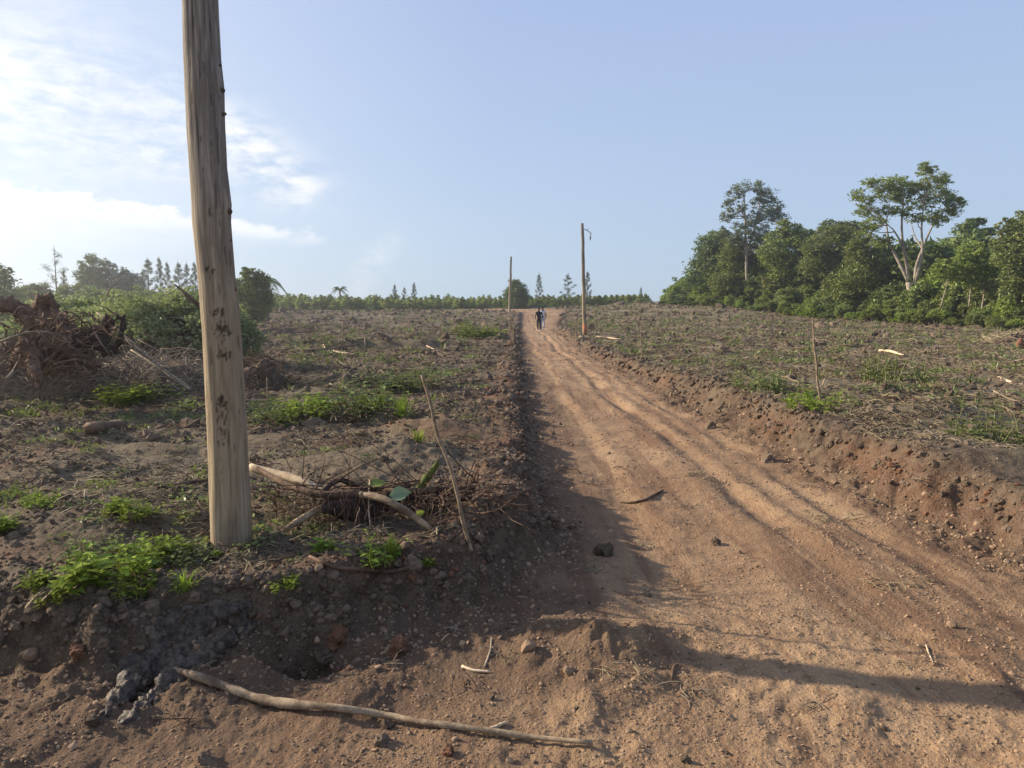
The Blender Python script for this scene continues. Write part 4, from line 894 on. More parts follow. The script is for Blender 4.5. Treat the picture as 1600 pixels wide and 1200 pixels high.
def brush(cx, cy, Y, w, h, dep, label, n, seed, leafy=0, m='twig', leafm='leaf_cut', tlen=1.0, thick=.012):
    c = D(cx, cy, Y); bx, by = c.x, c.y; bz = Hz(bx, by); root = empty('brush_heap', (bx, by, bz)); tag(root, label, 'brush heap'); r = random.Random(seed); rs = np.random.RandomState(seed)
    # the packed soil and litter inside the heap
    g = 40; U, Vv = np.meshgrid(np.linspace(-1.25, 1.25, g), np.linspace(-1.25, 1.25, g)); rad = np.hypot(U, Vv); X = U * w; Yy = Vv * dep
    ht = h * .72 * np.clip(1 - rad ** 2, -.4, 1) * (1 + .5 * fbm(X * 1.6 + seed, Yy * 1.6, 401, 3)) + .06 * pn(X * 6, Yy * 6, 402) - .05
    gz_ = terrain(bx + X.ravel(), by + Yy.ravel())[0] - bz; Zt = gz_ + np.where(ht.ravel() < 0, ht.ravel() - .1, ht.ravel())
    i = np.arange(g - 1)[:, None]; j = np.arange(g - 1)[None, :]; Q = np.stack([i * g + j, i * g + j + 1, (i + 1) * g + j + 1, (i + 1) * g + j], -1).reshape(-1, 4)
    link('litter', mesh_np('litter', np.stack([X.ravel(), Yy.ravel(), Zt], 1), Q, None, [M['clod']], None, True, {'var': rs.random(g * g) * .4 + .1}), root)
    mb = MB()
    for k in range(n):
        a = r.uniform(0, 6.28); q = r.random() ** .5; x, y = math.cos(a) * q * w, math.sin(a) * q * dep; z = (Hz(bx + x, by + y) - bz) + h * (1 - q * q) * r.uniform(.2, .95)
        d = Vector((r.gauss(0, 1), r.gauss(0, .7), r.gauss(.0, .38))).normalized() * tlen * r.uniform(.25, 1.0); p = Vector((x, y, z)); pts = bez(p - d / 2, p + d / 2, Vector((r.gauss(0, .2), r.gauss(0, .2), r.gauss(0, .2))) * tlen, 6, .02, r); t0 = r.uniform(.3, 1) * thick
        pts = [Vector((p_.x, p_.y, max(p_.z, Hz(bx + p_.x, by + p_.y) - bz + .01))) if k % 9 == 0 else p_ for p_ in pts]
        mb.tube(pts, taper(t0, t0 * .35, 6), 5)
        if r.random() < .4: mb.tube(bez(pts[3], pts[3] + Vector((r.gauss(0, .2), r.gauss(0, .2), r.uniform(0, .25))) * tlen, (0, 0, 0), 4, .01, r), taper(t0 * .5, t0 * .2, 4), 4)
    tag(link('twigs', mb.mesh('twigs', M[m]), root), kind='stuff')
    if leafy:
        bl = []
        for k in range(leafy):
            a = r.uniform(0, 6.28); q = r.random() ** .5; bl.append(((math.cos(a) * q * w, math.sin(a) * q * dep, h * (1 - .5 * q * q) * r.uniform(.6, 1.05)), h * r.uniform(.16, .3)))
        link('foliage', crown_mesh('foliage', seed, bl, 34, .05 * max(1, Y / 16), M[leafm], .7, .4), root)
    return root
brush(60, 600, 12.3, 1.9, 1.0, 1.1, 'tangled brown brush heap around and behind the huge stump', 430, 1, 0, 'twig')
brush(262, 590, 12.6, 1.35, .85, 1.0, 'brown brush heap between the huge stump and the near pole', 520, 2, 0, 'twig')
brush(402, 580, 13.0, .55, .75, .7, 'dark narrow brush mound just right of the near pole', 260, 3, 0, 'bark')
brush(255, 525, 19.0, 2.3, 1.75, 1.6, 'leafy yellow-green pile of cut branches behind the brown brush', 330, 4, 60, 'twig', 'leaf_cut', 2.0, .018)
brush(130, 520, 20.5, 2.0, 1.5, 1.4, 'leafy pile of cut branches showing above the stump roots', 200, 5, 44, 'twig', 'leaf_cut', 1.6, .018)
brush(335, 520, 19.0, 1.0, 1.35, 1.2, 'small leafy pile of cut branches behind the near pole', 120, 6, 22, 'twig', 'leaf_cut', 1.4, .016)
brush(-60, 560, 15.0, 1.6, 1.3, 1.2, 'brush heap running out of the left picture edge', 260, 7, 12, 'twig')
brush(1590, 555, 31.0, 1.6, .7, 1.0, 'low heap of straw and sticks by the right picture edge', 200, 8, 0, 'straw', tlen=1.5, thick=.02)
brush(425, 520, 46.0, 3.2, .7, 1.6, 'low dark brush mound far back in the left field', 160, 9, 0, 'bark', tlen=1.6, thick=.03)
stick('bare_branch', 'forked bare branch rising from the leafy pile left of the near pole', 'branch', [D(165, 466, 18), D(172, 450, 18), D(183, 440, 18), D(189, 434, 18)], [.02, .014, .008], M['twig'], twigs=[([D(172, 450, 18), D(165, 445, 18), D(161, 441, 18)], .01)])
stick('bare_branch', 'dark straight branch pointing up left against the near pole', 'branch', [D(316, 480, 17), D(295, 462, 17), D(272, 444, 17)], [.05, .035, .015], M['bark'])
stick('bare_branch', 'second dark branch just under the one pointing at the near pole', 'branch', [D(318, 486, 17.1), D(300, 470, 17.1), D(285, 458, 17.1)], [.04, .03, .012], M['bark'])
st = G(1592, 548); e = empty('uprooted_stump', st); tag(e, 'small reddish broken stump at the right picture edge', 'stump')
organic('stump_body', [([st + Vector((-.05, 0, -.1)), st + Vector((0, 0, .2)), st + Vector((.08, 0, .45))], [.13, .12, .08]), ([st + Vector((0, 0, .1)), st + Vector((.35, 0, .25))], [.10, .06])], M['red_clod'], e, st, .03, .03, 6, 5)
def snag():
    """torn-out small tree lying right of the near pole"""
    Y = 4.32; g = D(560, 800, Y); root = empty('uprooted_root_snag', (g.x, Y, Hz(g.x, Y))); org = root.location.copy(); tag(root, 'torn-out roots and pale log lying right of the near pole base', 'root snag')
    pr = lambda q: q * Y / F_PX
    def part(nm, pts, rads, m, n=10, wob=.1):
        P = smooth_path([D(x, y, Y + d) - org for x, y, d in pts], 5); mb = MB().tube(P, [pr(q) for q in np.interp(np.linspace(0, 1, len(P)), np.linspace(0, 1, len(rads)), rads)], n, wob); link(nm, mb.mesh(nm, M[m]), root)
    part('pale_log', [(392, 730, .45), (430, 741, .35), (470, 752, .2), (512, 770, .1)], [7, 8, 7.5, 5.5], 'pale_wood', 12, .16); part('dark_branch', [(388, 722, .5), (420, 742, .3), (455, 760, .1), (500, 772, 0), (560, 772, 0)], [3, 4.5, 5, 6, 7], 'bark')
    part('root', [(448, 826, -.15), (470, 812, -.1), (500, 795, 0), (540, 780, .05)], [4, 6, 6, 5], 'branch'); part('root', [(560, 772, .0), (600, 780, -.1), (640, 802, -.15), (675, 828, -.2)], [5, 6, 6, 4], 'branch')
    part('root', [(675, 826, -.2), (682, 835, -.22), (672, 850, -.24), (668, 866, -.25)], [2, 1.8, 1.4, 1], 'pale_wood', 6); part('mossy_stub', [(652, 768, .2), (668, 745, .2), (685, 722, .2)], [6, 7, 4], 'mossy'); part('root', [(600, 770, .15), (680, 766, .2), (740, 762, .25)], [7, 6, 4], 'bark')
    part('root', [(500, 772, 0), (530, 750, .2), (570, 762, .3), (640, 760, .3)], [5, 4, 6, 7], 'dark_root'); part('root', [(700, 712, .3), (725, 730, .3), (760, 745, .3), (775, 740, .35)], [1.6, 1.8, 1.6, 1], 'twig', 6)
    part('root', [(578, 750, .1), (576, 790, -.05), (580, 838, -.15)], [1.4, 1.3, .8], 'pale_wood', 5)
    organic('root_mass', [([D(505, 790, Y), D(560, 795, Y), D(610, 792, Y + .1)], [pr(13), pr(23), pr(14)]), ([D(560, 790, Y), D(640, 775, Y + .2)], [pr(14), pr(9)]), ([D(620, 785, Y + .3), D(690, 782, Y + .35), D(740, 772, Y + .35)], [pr(14), pr(17), pr(9)])], M['dark_root'], root, org, .016, .02, 12, 9)
    r = random.Random(8); mb = MB()
    for i in range(230):
        x = r.uniform(440, 720); a = D(x, r.uniform(762, 800), Y + r.uniform(-.1, .2)); L = r.uniform(.05, .26); b = a + Vector((r.gauss(0, .05), r.uniform(-.12, .02), -L)); P = [p - org for p in bez(a, b, (r.gauss(0, .04), -.03, r.gauss(0, .03)), 6, .004, r)]; mb.tube(P, taper(r.uniform(.0012, .0032), .0007, 6), 4)
    for i in range(210):
        a = D(r.uniform(420, 790), r.uniform(755, 800), Y + r.uniform(0, .4)); d = Vector((r.gauss(0, 1), r.gauss(0, .5), r.gauss(.1, .4))).normalized() * r.uniform(.12, .55); P = [p - org for p in bez(a, a + d, (r.gauss(0, .06), 0, r.gauss(-.02, .08)), 7, .006, r)]; mb.tube(P, taper(r.uniform(.002, .007), .0014, 7), 4)
    tag(link('rootlets', mb.mesh('rootlets', M['root']), root), kind='stuff')
M['mossy'] = simple('mossy', (.07, .06, .03), (.13, .16, .04), 20, .9, .1)
snag()
def big_leaf(px, py, Y, L, ang, label, m, tilt=.5):
    c = D(px, py, Y); n = 9; V = []; 
    for i in range(n):
        t = i / (n - 1); w = math.sin(t ** .8 * PI) * .36 * L
        for k in (-1, -.5, 0, .5, 1): V.append(((t - .5) * L, k * w, .10 * L * abs(k) - .25 * L * (t - .4) ** 2 + .012 * L * math.sin(i * 3 + k)))
    V = (np.array(V) @ np.array((Euler((tilt, -.15, ang)).to_matrix()).transposed())); q = [(i * 5 + k, i * 5 + k + 1, i * 5 + k + 6, i * 5 + k + 5) for i in range(n - 1) for k in range(4)]
    mb = MB(); mb.add(V, q); o = link('broad_leaf', mb.mesh('broad_leaf', M[m])); o.location = c; tag(o, label, 'leaf')
M['leaf_pale'] = leaf('leaf_pale', (.16, .25, .15), (.24, .34, .21), .25, None, 1.0)
big_leaf(626, 772, 4.15, .125, .1, 'large pale green leaf caught on the torn-out roots', 'leaf_pale', .9); big_leaf(588, 757, 4.45, .12, .2, 'darker broad leaf lying behind the large pale one', 'leaf_mid', .5); big_leaf(657, 802, 4.1, .055, .6, 'small bright yellow-green leaf below the large pale one', 'leaf_weed', .9)

# ------------------------------------------------------------------ slick of wet clay on the bank
def clay():
    mt, nt, o = mat('wet_clay'); P = objc(nt); n = noise_n(nt, P, 24, 6, .65); n2 = noise_n(nt, P, 110, 3, .6)
    principled(nt, o, mixc(nt, (n * .7 + n2 * .3).step(.40, .62), (.030, .022, .017), (.115, .088, .066)), (n * .7 + .28), .32, n2 + n, .6, .01)
    c = G(300, 1000); e = empty('clay_smear', c); tag(e, 'lumpy slick of wet dark grey clay slumped down the bank before the near pole', 'clay'); tb = []; r = random.Random(6)
    for pix, rad in (([(392, 950), (350, 958), (310, 985), (282, 1025), (262, 1062), (235, 1090)], (.03, .055, .06, .055, .045, .02)), ([(350, 946), (300, 955), (255, 978), (232, 1015), (205, 1055), (172, 1100), (150, 1130)], (.025, .045, .05, .05, .045, .035, .02)),
                     ([(400, 972), (368, 990), (335, 1010), (315, 1040)], (.03, .05, .045, .025)), ([(300, 975), (262, 1005), (240, 1045), (215, 1080)], (.04, .055, .05, .03)), ([(318, 1000), (296, 1045), (285, 1078)], (.04, .045, .02)), ([(330, 962), (290, 970)], (.05, .05)),
                     ([(225, 1000), (200, 1035), (190, 1060)], (.03, .035, .02)), ([(240, 1085), (215, 1110), (180, 1128)], (.03, .035, .025))):
        tb.append(([G(*p) + Vector((r.uniform(-.01, .01), r.uniform(-.01, .01), -q * .45)) for p, q in zip(pix, rad)], [q * 1.05 for q in rad]))
    organic('clay_mass', tb, mt, e, c, .0105, .022, 17, 12)
clay()

# ------------------------------------------------------------------ clods, stones
def rock_mesh(name, seed, m, sub=2, rough=.28, flat=.75):
    import bmesh
    bm = bmesh.new(); bmesh.ops.create_icosphere(bm, subdivisions=sub, radius=1); co = np.array([v.co[:] for v in bm.verts]); s = seed * 3.7
    co = np.sign(co) * np.abs(co) ** .8; d = 1 + rough * fbm(co[:, 0] * 1.1 + s, co[:, 1] * 1.1 + co[:, 2] * .9, seed, 3, .6) + rough * .6 * pn(co[:, 2] * 2.3 + s, co[:, 0] * 2.3 - co[:, 1], seed + 5); co = co * d[:, None] * np.array([1, 1, flat])
    for v, c in zip(bm.verts, co): v.co = c
    me = bpy.data.meshes.new(name); bm.to_mesh(me); bm.free(); me.materials.append(m); at = me.attributes.new('var', 'FLOAT', 'POINT'); at.data.foreach_set('value', np.full(len(me.vertices), random.Random(seed).random(), np.float32)); me.shade_flat(); return me
BR = [rock_mesh('dirt_clod', 600 + i, M['clod'], 3, .5) for i in range(5)]; BRr = [rock_mesh('dirt_clod', 610 + i, M['red_clod'], 3, .5) for i in range(2)]; BS = [rock_mesh('stone', 620 + i, M['gravel'], 2, .25) for i in range(2)]
for px, py, rad, nm, lb, k in ((944, 866, 16, 'dirt_clod', 'dark crumbly clod lying alone on the road by its shaded edge', 'c'), (1117, 851, 9, 'dirt_clod', 'small flat black clod in the sunny middle of the road', 'c'), (50, 1030, 13, 'stone', 'rounded brown stone near the left picture edge', 's'), (123, 1020, 15, 'dirt_clod', 'big rounded clod on the bank slope at lower left', 'r'),
        (148, 1130, 14, 'dirt_clod', 'dark lump at the very foot of the clay smear', 'c'), (526, 1003, 18, 'dirt_clod', 'big angular clod right of the hollow in the bank', 'r'), (508, 1035, 14, 'dirt_clod', 'clod sitting just below the angular one by the hollow', 'c'), (622, 1018, 16, 'dirt_clod', 'reddish clod midway between the hollow and the road', 'r'),
        (612, 946, 12, 'dirt_clod', 'brown clod on the bank edge below the thin curved branch', 'c'), (645, 884, 14, 'dirt_clod', 'dark clod beside the right end of the thin curved branch', 'c'), (825, 1015, 14, 'stone', 'stone at the foot of the cut bank by the road', 's'), (595, 1162, 14, 'dirt_clod', 'clod half under the middle of the long foreground branch', 'c'),
        (604, 1138, 10, 'dirt_clod', 'clod touching the upper side of the long foreground branch', 'c'), (1487, 980, 9, 'stone', 'dark stone throwing a shadow at the right of the road', 's'), (890, 1052, 11, 'stone', 'pale upright stone on the low hump by the road', 's'), (1072, 1190, 9, 'dirt_clod', 'small dark clod at the bottom edge, centre right', 'c'),
        (320, 1190, 12, 'dirt_clod', 'flattish dark clod at the bottom edge, left', 'c'), (1200, 722, 12, 'dirt_clod', 'clod lying in the gutter below the right bank', 'c'), (1110, 668, 10, 'dirt_clod', 'dark clod on the right bank, higher up the road', 'c'), (700, 1180, 10, 'dirt_clod', 'clod below the thin end of the foreground branch', 'r')):
    g = G(px, py); s = rad * g.y / F_PX; me = {'c': BR, 'r': BRr, 's': BS}[k]; o = link(nm, me[int(px) % len(me)]); o.location = g + Vector((0, 0, s * .12)); o.scale = (s, s * .85, s); o.rotation_euler = (px % 2, py % 3, px % 6); tag(o, lb, 'clod' if nm == 'dirt_clod' else 'stone')

def scatter(name, pts, rot, scl, idx, protos, label):
    me = bpy.data.meshes.new(name); me.from_pydata([tuple(p) for p in pts], [], [])
    a = me.attributes.new('rot', 'FLOAT_VECTOR', 'POINT'); a.data.foreach_set('vector', np.asarray(rot, np.float32).ravel()); a = me.attributes.new('scl', 'FLOAT', 'POINT'); a.data.foreach_set('value', np.asarray(scl, np.float32)); a = me.attributes.new('idx', 'INT', 'POINT'); a.data.foreach_set('value', np.asarray(idx, np.int32))
    c = bpy.data.collections.new(name + '_kinds')
    for i, p in enumerate(protos): c.objects.link(bpy.data.objects.new('%s_kind_%02d' % (name, i), p))
    ng = bpy.data.node_groups.new(name, 'GeometryNodeTree'); ng.interface.new_socket('Geometry', in_out='INPUT', socket_type='NodeSocketGeometry'); ng.interface.new_socket('Geometry', in_out='OUTPUT', socket_type='NodeSocketGeometry')
    N = ng.nodes; gi = N.new('NodeGroupInput'); go = N.new('NodeGroupOutput'); ip = N.new('GeometryNodeInstanceOnPoints'); ci = N.new('GeometryNodeCollectionInfo'); ci.inputs[0].default_value = c; ci.inputs[1].default_value = True; ci.inputs[2].default_value = True
    def na(nm, t): q = N.new('GeometryNodeInputNamedAttribute'); q.data_type = t; q.inputs[0].default_value = nm; return q.outputs[0]
    Lk = ng.links; Lk.new(gi.outputs[0], ip.inputs['Points']); Lk.new(ci.outputs[0], ip.inputs['Instance']); ip.inputs['Pick Instance'].default_value = True; Lk.new(na('idx', 'INT'), ip.inputs['Instance Index']); Lk.new(na('rot', 'FLOAT_VECTOR'), ip.inputs['Rotation']); Lk.new(na('scl', 'FLOAT'), ip.inputs['Scale']); Lk.new(ip.outputs[0], go.inputs[0])
    o = link(name, me); md = o.modifiers.new('scatter', 'NODES'); md.node_group = ng; tag(o, label, None, None, 'stuff'); return o
RS = np.random.RandomState(77)
def sample(n, rmin, rmax, pw=1.0, spread=40):
    """random spots in front of the camera, thinning out with distance"""
    u = RS.random(n); r_ = rmin * (rmax / rmin) ** (u ** pw); a = np.radians(RS.uniform(-spread, spread, n)); return r_ * np.sin(a), r_ * np.cos(a), r_
def outside_heaps(x, y): return np.hypot(x - POLE[0], y - POLE[1]) > .14
# clods of soil
sm = [rock_mesh('soil_clod', 700 + i, M['clod'], 2 if i < 3 else 1, .45) for i in range(6)]; smr = [rock_mesh('red_soil_clod', 710 + i, M['red_clod'], 1, .45) for i in range(2)]; smg = [rock_mesh('gravel', 720 + i, M['gravel'], 1, .3, .6) for i in range(3)]
x, y, rr = sample(95000, 2.3, 60, 1.25); z, sd, up, red = terrain(x, y); cellf = .004 + .0011 * rr
cl_n = fbm(x * 1.2, y * 1.2, 801, 3); edge = np.exp(-((sd - .1) / .32) ** 2); prob = np.clip(up * (.28 + .75 * cl_n) + edge * .95 + (1 - up) * .025 * (1 + 1.6 * cl_n) + (1 - up) * (y < 3.7) * (.10 + .4 * np.clip(cl_n, 0, 1)) + .5 * np.exp(-((np.hypot(x - POLE[0], y - POLE[1]) - .25) / .35) ** 2), 0, 1)
k = (RS.random(len(x)) < prob) & outside_heaps(x, y); x, y, z, rr, red, cellf, edge, up = (q[k] for q in (x, y, z, rr, red, cellf, edge, up)); n = len(x)
s = np.minimum((cellf * np.exp(RS.normal(0, .55, n))) * (.8 + .5 * edge), .022 + .0022 * rr) * np.where(up < .3, .6, 1)
isr = RS.random(n) < red * .35; idx = np.where(isr, 6 + RS.randint(0, 2, n), np.where((up < .3) & (RS.random(n) < .75), 8 + RS.randint(0, 3, n), RS.randint(0, 6, n))); ang = RS.uniform(0, 6.28, (n, 3)); ang[:, :2] *= .12
scatter('soil_clods', np.stack([x, y, z + s * .05], 1), ang, s, idx, sm + smr + smg, 'countless loose clods of brown soil over field and banks')
x, y, rr = sample(60000, 2.3, 30, 1.1); z, sd, up, red = terrain(x, y); gn = fbm(x * 1.5, y * 1.5, 811, 3); k = RS.random(len(x)) < np.clip((1 - up) * (.35 + .6 * gn) + .1 * up, 0, 1); x, y, z, rr = (q[k] for q in (x, y, z, rr)); n = len(x)
s = np.minimum((.0017 + .0008 * rr) * np.exp(RS.normal(0, .6, n)), .0045 + .0011 * rr); ang = RS.uniform(0, 6.28, (n, 3)); ang[:, :2] *= .1; scatter('road_gravel', np.stack([x, y, z + s * .1], 1), ang, s, RS.randint(0, 3, n), smg, 'fine gravel and crumbs of laterite on the road')
x, y, rr = sample(30000, 9, 115, .9); z, sd, up, red = terrain(x, y); gn = fbm(x * .5, y * .5, 815, 3); k = RS.random(len(x)) < np.clip(up * (.55 + .8 * gn) + .6 * np.exp(-((sd - .1) / .4) ** 2), 0, 1) * (up > .15); x, y, z, rr, red = (q[k] for q in (x, y, z, rr, red)); n = len(x)
s = (.010 + .0013 * rr) * np.exp(RS.normal(0, .5, n)); ang = RS.uniform(0, 6.28, (n, 3)); ang[:, :2] *= .12; scatter('far_soil_clods', np.stack([x, y, z], 1), ang, s, np.where(RS.random(n) < red[:] * .3, 6, RS.randint(0, 6, n)), sm + smr, 'coarse clods turned up all over the bulldozed fields')
# straw, rootlets
def straw_proto(seed, m, n=7, L=.16, up=.25):
    r = random.Random(seed); mb = MB()
    for i in range(n):
        a = r.uniform(0, 6.28); d = Vector((math.cos(a), math.sin(a), r.uniform(-.05, up))) * L * r.uniform(.4, 1.1); p = Vector((r.uniform(-1, 1), r.uniform(-1, 1), .12)) * L * .5; mb.tube(bez(p - d * .5, p + d * .5, (r.uniform(-.3, .3) * L, 0, r.uniform(-.1, .4) * L), 4), [.0035, .0035, .003, .0015], 3, cap=False)
    return mb.mesh('straw', M[m])
SP = [straw_proto(900 + i, 'straw') for i in range(5)] + [straw_proto(910 + i, 'twig', 6) for i in range(4)] + [straw_proto(920 + i, 'bark', 5) for i in range(3)]
x, y, rr = sample(60000, 2.9, 110, .95); z, sd, up, red = terrain(x, y); sn = fbm(x * .6, y * .6, 821, 3); right = x > 1.7
k = (RS.random(len(x)) < np.clip(sst(.25, .8, sd) * np.where(right, .42 + .7 * sn, (.30 + .6 * sn) * (.45 + .55 * sst(6, 14, rr))) + .01 * (y < 8), 0, 1)) & outside_heaps(x, y); x, y, z, rr, right = (q[k] for q in (x, y, z, rr, right)); n = len(x)
s = (.45 + .055 * rr) * np.exp(RS.normal(0, .3, n)); s = np.minimum(s, 4.5); idx = np.where(RS.random(n) < np.where(right, .6, .3), RS.randint(0, 5, n), RS.randint(5, 12, n)); ang = RS.normal(0, .15, (n, 3)); ang[:, 2] = RS.uniform(0, 6.28, n)
scatter('dry_litter', np.stack([x, y, z], 1), ang, s, idx, SP, 'dry straw, rootlets and twigs strewn over the fields')
# low weeds and grass
def weed_proto(seed, m, n=26, R=.09, L=.018, H=.06):
    rs = np.random.RandomState(seed); r = random.Random(seed); mb = MB(); q = rs.random(n) ** .5 * R; a = rs.uniform(0, 6.28, n); C = np.stack([q * np.cos(a), q * np.sin(a), H * rs.uniform(.2, 1, n) * (1 - .5 * q / R)], 1); V, Q, var = leaf_quads(rs, C, L, .5, .5); mb.add(V, Q, None, var); return mb.mesh('weed', M[m], False)
def grass_proto(seed, m, n=14, H=.12):
    r = random.Random(seed); mb = MB()
    for i in range(n):
        a = r.uniform(0, 6.28); b = Vector((math.cos(a), math.sin(a), 0)); p = b * r.uniform(0, .03); h = H * r.uniform(.5, 1.1); w = Vector((-b.y, b.x, 0)) * .0035; P = [p, p + b * h * .2 + Vector((0, 0, h * .6)), p + b * h * .6 + Vector((0, 0, h * .85))]
        V = [P[0] - w, P[0] + w, P[1] - w, P[1] + w, P[2]]; mb.add([tuple(v) for v in V], [(0, 1, 3, 2)], [(2, 3, 4)], var=r.random())
    return mb.mesh('grass', M[m], False)
WP = [weed_proto(930 + i, 'leaf_ground') for i in range(3)] + [weed_proto(935 + i, 'leaf_ground') for i in range(2)] + [grass_proto(940 + i, 'leaf_ground') for i in range(4)]
x, y, rr = sample(60000, 3.0, 118, .95); z, sd, up, red = terrain(x, y); right = x > 1.7; gr = sst(.05, .55, fbm(x * .22, y * .42, 102, 3) + np.where(right, .12, -.02)) + .5 * sst(.35, .8, fbm(x * 1.1, y * 1.4, 833, 3)) + 1.2 * np.exp(-((x + 4.6) / 1.6) ** 2 - ((y - 10.1) / .7) ** 2) + .6 * np.exp(-((x + 1.5) / 1.0) ** 2 - ((y - 10.5) / 1.4) ** 2) + .7 * sst(112, 118, y)
k = (RS.random(len(x)) < np.clip(gr * sst(.4, 1.2, sd) * (.05 + .27 * sst(5, 22, rr)) + .008 * sst(.4, 1, sd) + .5 * sst(112, 117, y), 0, 1)) & outside_heaps(x, y); x, y, z, rr = (q[k] for q in (x, y, z, rr)); n = len(x); s = (.55 + .05 * rr) * np.exp(RS.normal(0, .3, n)); s = np.minimum(s, 4.2)
ang = RS.normal(0, .1, (n, 3)); ang[:, 2] = RS.uniform(0, 6.28, n); scatter('ground_weeds', np.stack([x, y, z - .004], 1), ang, s, np.where(rr < 9, RS.randint(0, 5, n), np.where(RS.random(n) < .75, RS.randint(0, 5, n), RS.randint(5, 9, n))), WP, 'sparse low weeds and grass sprouting over the bulldozed fields')
# standing weed clumps
def clump_proto(seed, m, stems=16, R=.16, H=.16, L=.028, grass=6):
    r = random.Random(seed); rs = np.random.RandomState(seed); sb = MB(); lb = MB()
    for i in range(stems):
        a = r.uniform(0, 6.28); q = R * r.random() ** .6; b = Vector((math.cos(a) * q, math.sin(a) * q, -.01)); h = H * r.uniform(.45, 1.1); t = b + Vector((r.gauss(0, .03), r.gauss(0, .03), h)); P = bez(b, t, (r.gauss(0, .02), r.gauss(0, .02), 0), 5); sb.tube(P, [.003, .0026, .0022, .0018, .0012], 4, cap=False)
        for k in range(7):
            p = P[min(4, 1 + k // 2)]; aa = k * 2.3 + r.uniform(-.4, .4); d = Vector((math.cos(aa), math.sin(aa), r.uniform(-.1, .55))).normalized(); LL = L * r.uniform(.6, 1.25) * (1.15 - .06 * k); w = d.cross(Vector((0, 0, 1))).normalized() * LL * .50; o_ = p + d * LL * .3; n_ = Vector((0, 0, LL * .10)); v = r.random()
            V = [o_, o_ + d * LL * .6 + w + n_, o_ + d * LL * .6 - n_ * .6, o_ + d * LL * .6 - w + n_, o_ + d * LL * 1.6 - Vector((0, 0, LL * .3))]; lb.add([tuple(q_) for q_ in V], None, [(0, 1, 2), (0, 2, 3), (1, 4, 2), (2, 4, 3)], var=v)
    for i in range(grass):
        a = r.uniform(0, 6.28); b = Vector((math.cos(a), math.sin(a), 0)); p = b * R * .5 * r.random(); h = H * r.uniform(.8, 1.4); w = Vector((-b.y, b.x, 0)) * .004; P = [p, p + b * h * .25 + Vector((0, 0, h * .7)), p + b * h * .7 + Vector((0, 0, h * .9))]; lb.add([tuple(v) for v in (P[0] - w, P[0] + w, P[1] - w, P[1] + w, P[2])], [(0, 1, 3, 2)], [(2, 3, 4)], var=r.random())
    return sb.mesh('stem', M[m]), lb.mesh('foliage', M[m], False)
CP = [clump_proto(960, 'leaf_weed', 20, .17, .15, .040, 0), clump_proto(961, 'leaf_weed', 16, .12, .13, .046, 0), clump_proto(962, 'leaf_weed', 8, .07, .12, .024, 22), clump_proto(963, 'leaf_ground', 34, .2, .15, .030, 0), clump_proto(964, 'leaf_weed', 24, .16, .12, .032, 3)]
for px, py, s, k, lb in ((175, 905, 1.15, 0, 'leafy bright green weed clump, biggest one left of the near pole foot'), (120, 920, 1.0, 1, 'weed clump at the left end of the foreground green patch'), (225, 880, 1.0, 0, 'weed clump at the upper right of the foreground green patch'), (150, 880, .9, 3, 'darker weed clump at the back of the foreground green patch'),
        (205, 925, .8, 4, 'low weed clump at the front of the foreground green patch'), (258, 872, .9, 1, 'broad-leaved weed just left of the near pole foot'), (290, 880, .8, 3, 'small dark weed touching the left of the near pole foot'), (290, 925, .75, 2, 'grassy bright tuft in front of the near pole'), (55, 922, .6, 1, 'two-leaved seedling near the left picture edge'),
        (80, 940, .5, 4, 'tiny weed below the foreground green patch, at left'), (205, 808, .8, 4, 'small yellow-green weed behind the foreground green patch'), (190, 800, .7, 1, 'small weed left beside the yellow-green one behind the patch'), (65, 790, .7, 4, 'small weed on bare soil at the left, farther back'), (10, 780, .8, 4, 'weed tuft at the very left picture edge'), (5, 830, .7, 1, 'weed tuft lower down on the left picture edge'),
        (583, 876, .95, 4, 'bushy weed below the torn-out roots'), (612, 868, .7, 2, 'grassy weed at the right of the bushy one below the roots'), (508, 862, .6, 1, 'upright leafy sprout between near pole and torn-out roots'), (340, 872, .3, 1, 'single bright leaf sprout at the near pole base'), (440, 925, .5, 4, 'flat little weed on the bank top right of the clay'), (670, 885, .35, 1, 'tiny sprout above the right end of the curved branch'),
        (655, 690, .9, 2, 'grass tuft in the left field beside the nearest stake'), (455, 920, .45, 2, 'pale grass wisp on the bank top right of the clay')):
    g = G(px, py); e = empty('weed_clump', g, px % 6, s); tag(e, lb, 'weed'); link('stem', CP[k][0], e); link('foliage', CP[k][1], e)
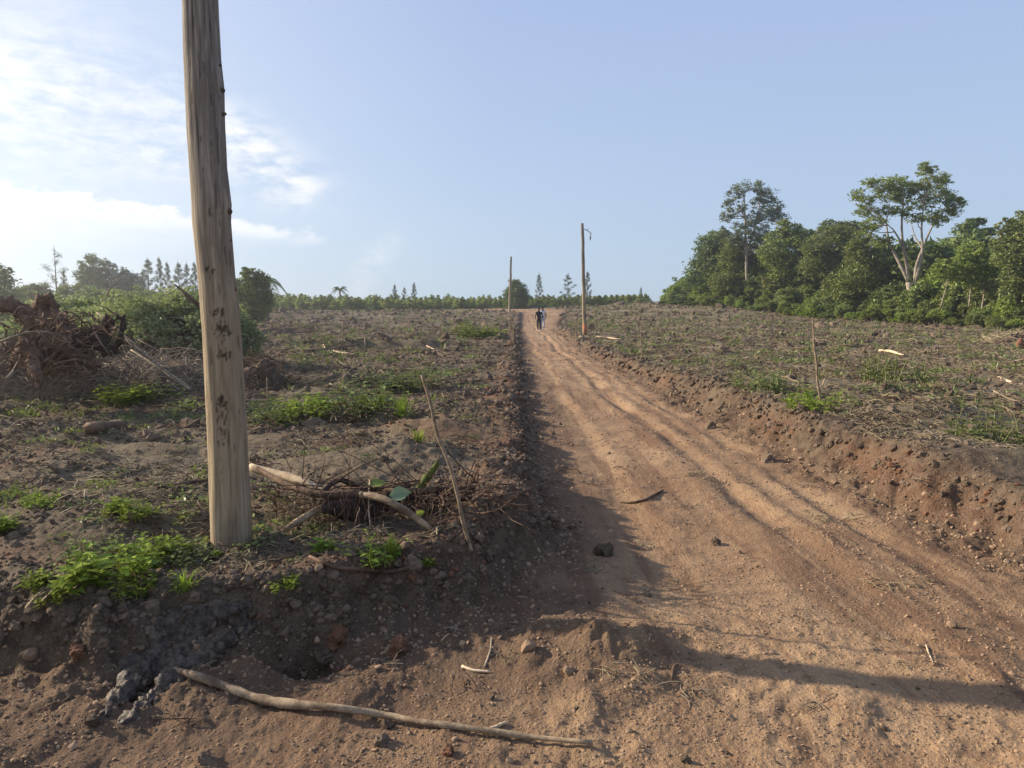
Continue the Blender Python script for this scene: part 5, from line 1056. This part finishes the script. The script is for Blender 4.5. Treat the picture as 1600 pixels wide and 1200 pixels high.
for px, py, s, k, lb in ((560, 640, 2.6, 3, 'rounded bright green weed mound in the middle of the left field'), (592, 640, 2.2, 4, 'right half of the rounded weed mound in the left field'), (630, 655, 2.0, 2, 'spiky bright grass clump right of the rounded weed mound'), (600, 612, 2.6, 3, 'darker weed patch just behind the rounded weed mound'), (655, 605, 2.2, 3, 'dark weed patch right and behind the rounded weed mound'),
        (470, 650, 2.4, 4, 'light green weed patch left of the rounded weed mound'), (440, 660, 2.0, 3, 'dull weed patch nearest the near pole on its right'), (180, 632, 2.2, 0, 'upright leafy sprouts in front of the brush heap, left'), (210, 630, 2.0, 1, 'yellow-green sprout in front of the brush heap, brightest one'), (240, 622, 2.0, 3, 'dark green weed mat in front of the brush heap, right'),
        (750, 527, 6.5, 4, 'yellow-green weed patch far up beside the road on the left'), (725, 524, 5.5, 3, 'green weed patch left of the yellow-green one up by the road'), (1385, 596, 3.4, 3, 'dark green weed tussock in the right field'), (1190, 610, 2.6, 3, 'small dark weed tussock at the top of the right bank'), (1270, 640, 2.2, 4, 'weed tussock at the foot of the tall thin stake'), (1560, 690, 2.0, 3, 'weed tussock near the right picture edge'), (1240, 492, 9, 4, 'bright yellow bush at the edge of the wood'),(1265, 496, 8, 4, 'yellowish bush right beside the brightest one at the edge of the wood')):
    g = G(px, py); e = empty('weed_clump', g, px % 6, s); tag(e, lb, 'weed'); link('stem', CP[k][0], e); link('foliage', CP[k][1], e)

def haze_box():
    V = [(a, b, c) for c in (-9.0, 30.0) for a, b in ((-170, -60), (170, -60), (170, 240), (-170, 240))]
    m = bpy.data.materials.new('air'); m.use_nodes = True; nt = m.node_tree; nt.nodes.clear(); o = nt.nodes.new('ShaderNodeOutputMaterial'); v = nt.nodes.new('ShaderNodeVolumePrincipled')
    v.inputs['Color'].default_value = (.93, .96, 1, 1); v.inputs['Density'].default_value = HAZE; v.inputs['Anisotropy'].default_value = .7; nt.links.new(v.outputs[0], o.inputs['Volume'])
    tag(link('haze', mesh_np('haze', V, [(3, 2, 1, 0), (4, 5, 6, 7), (0, 1, 5, 4), (1, 2, 6, 5), (2, 3, 7, 6), (3, 0, 4, 7)], None, [m])), 'thin bright evening haze over the fields', None, None, 'stuff')
HAZE = 0.0009
haze_box()
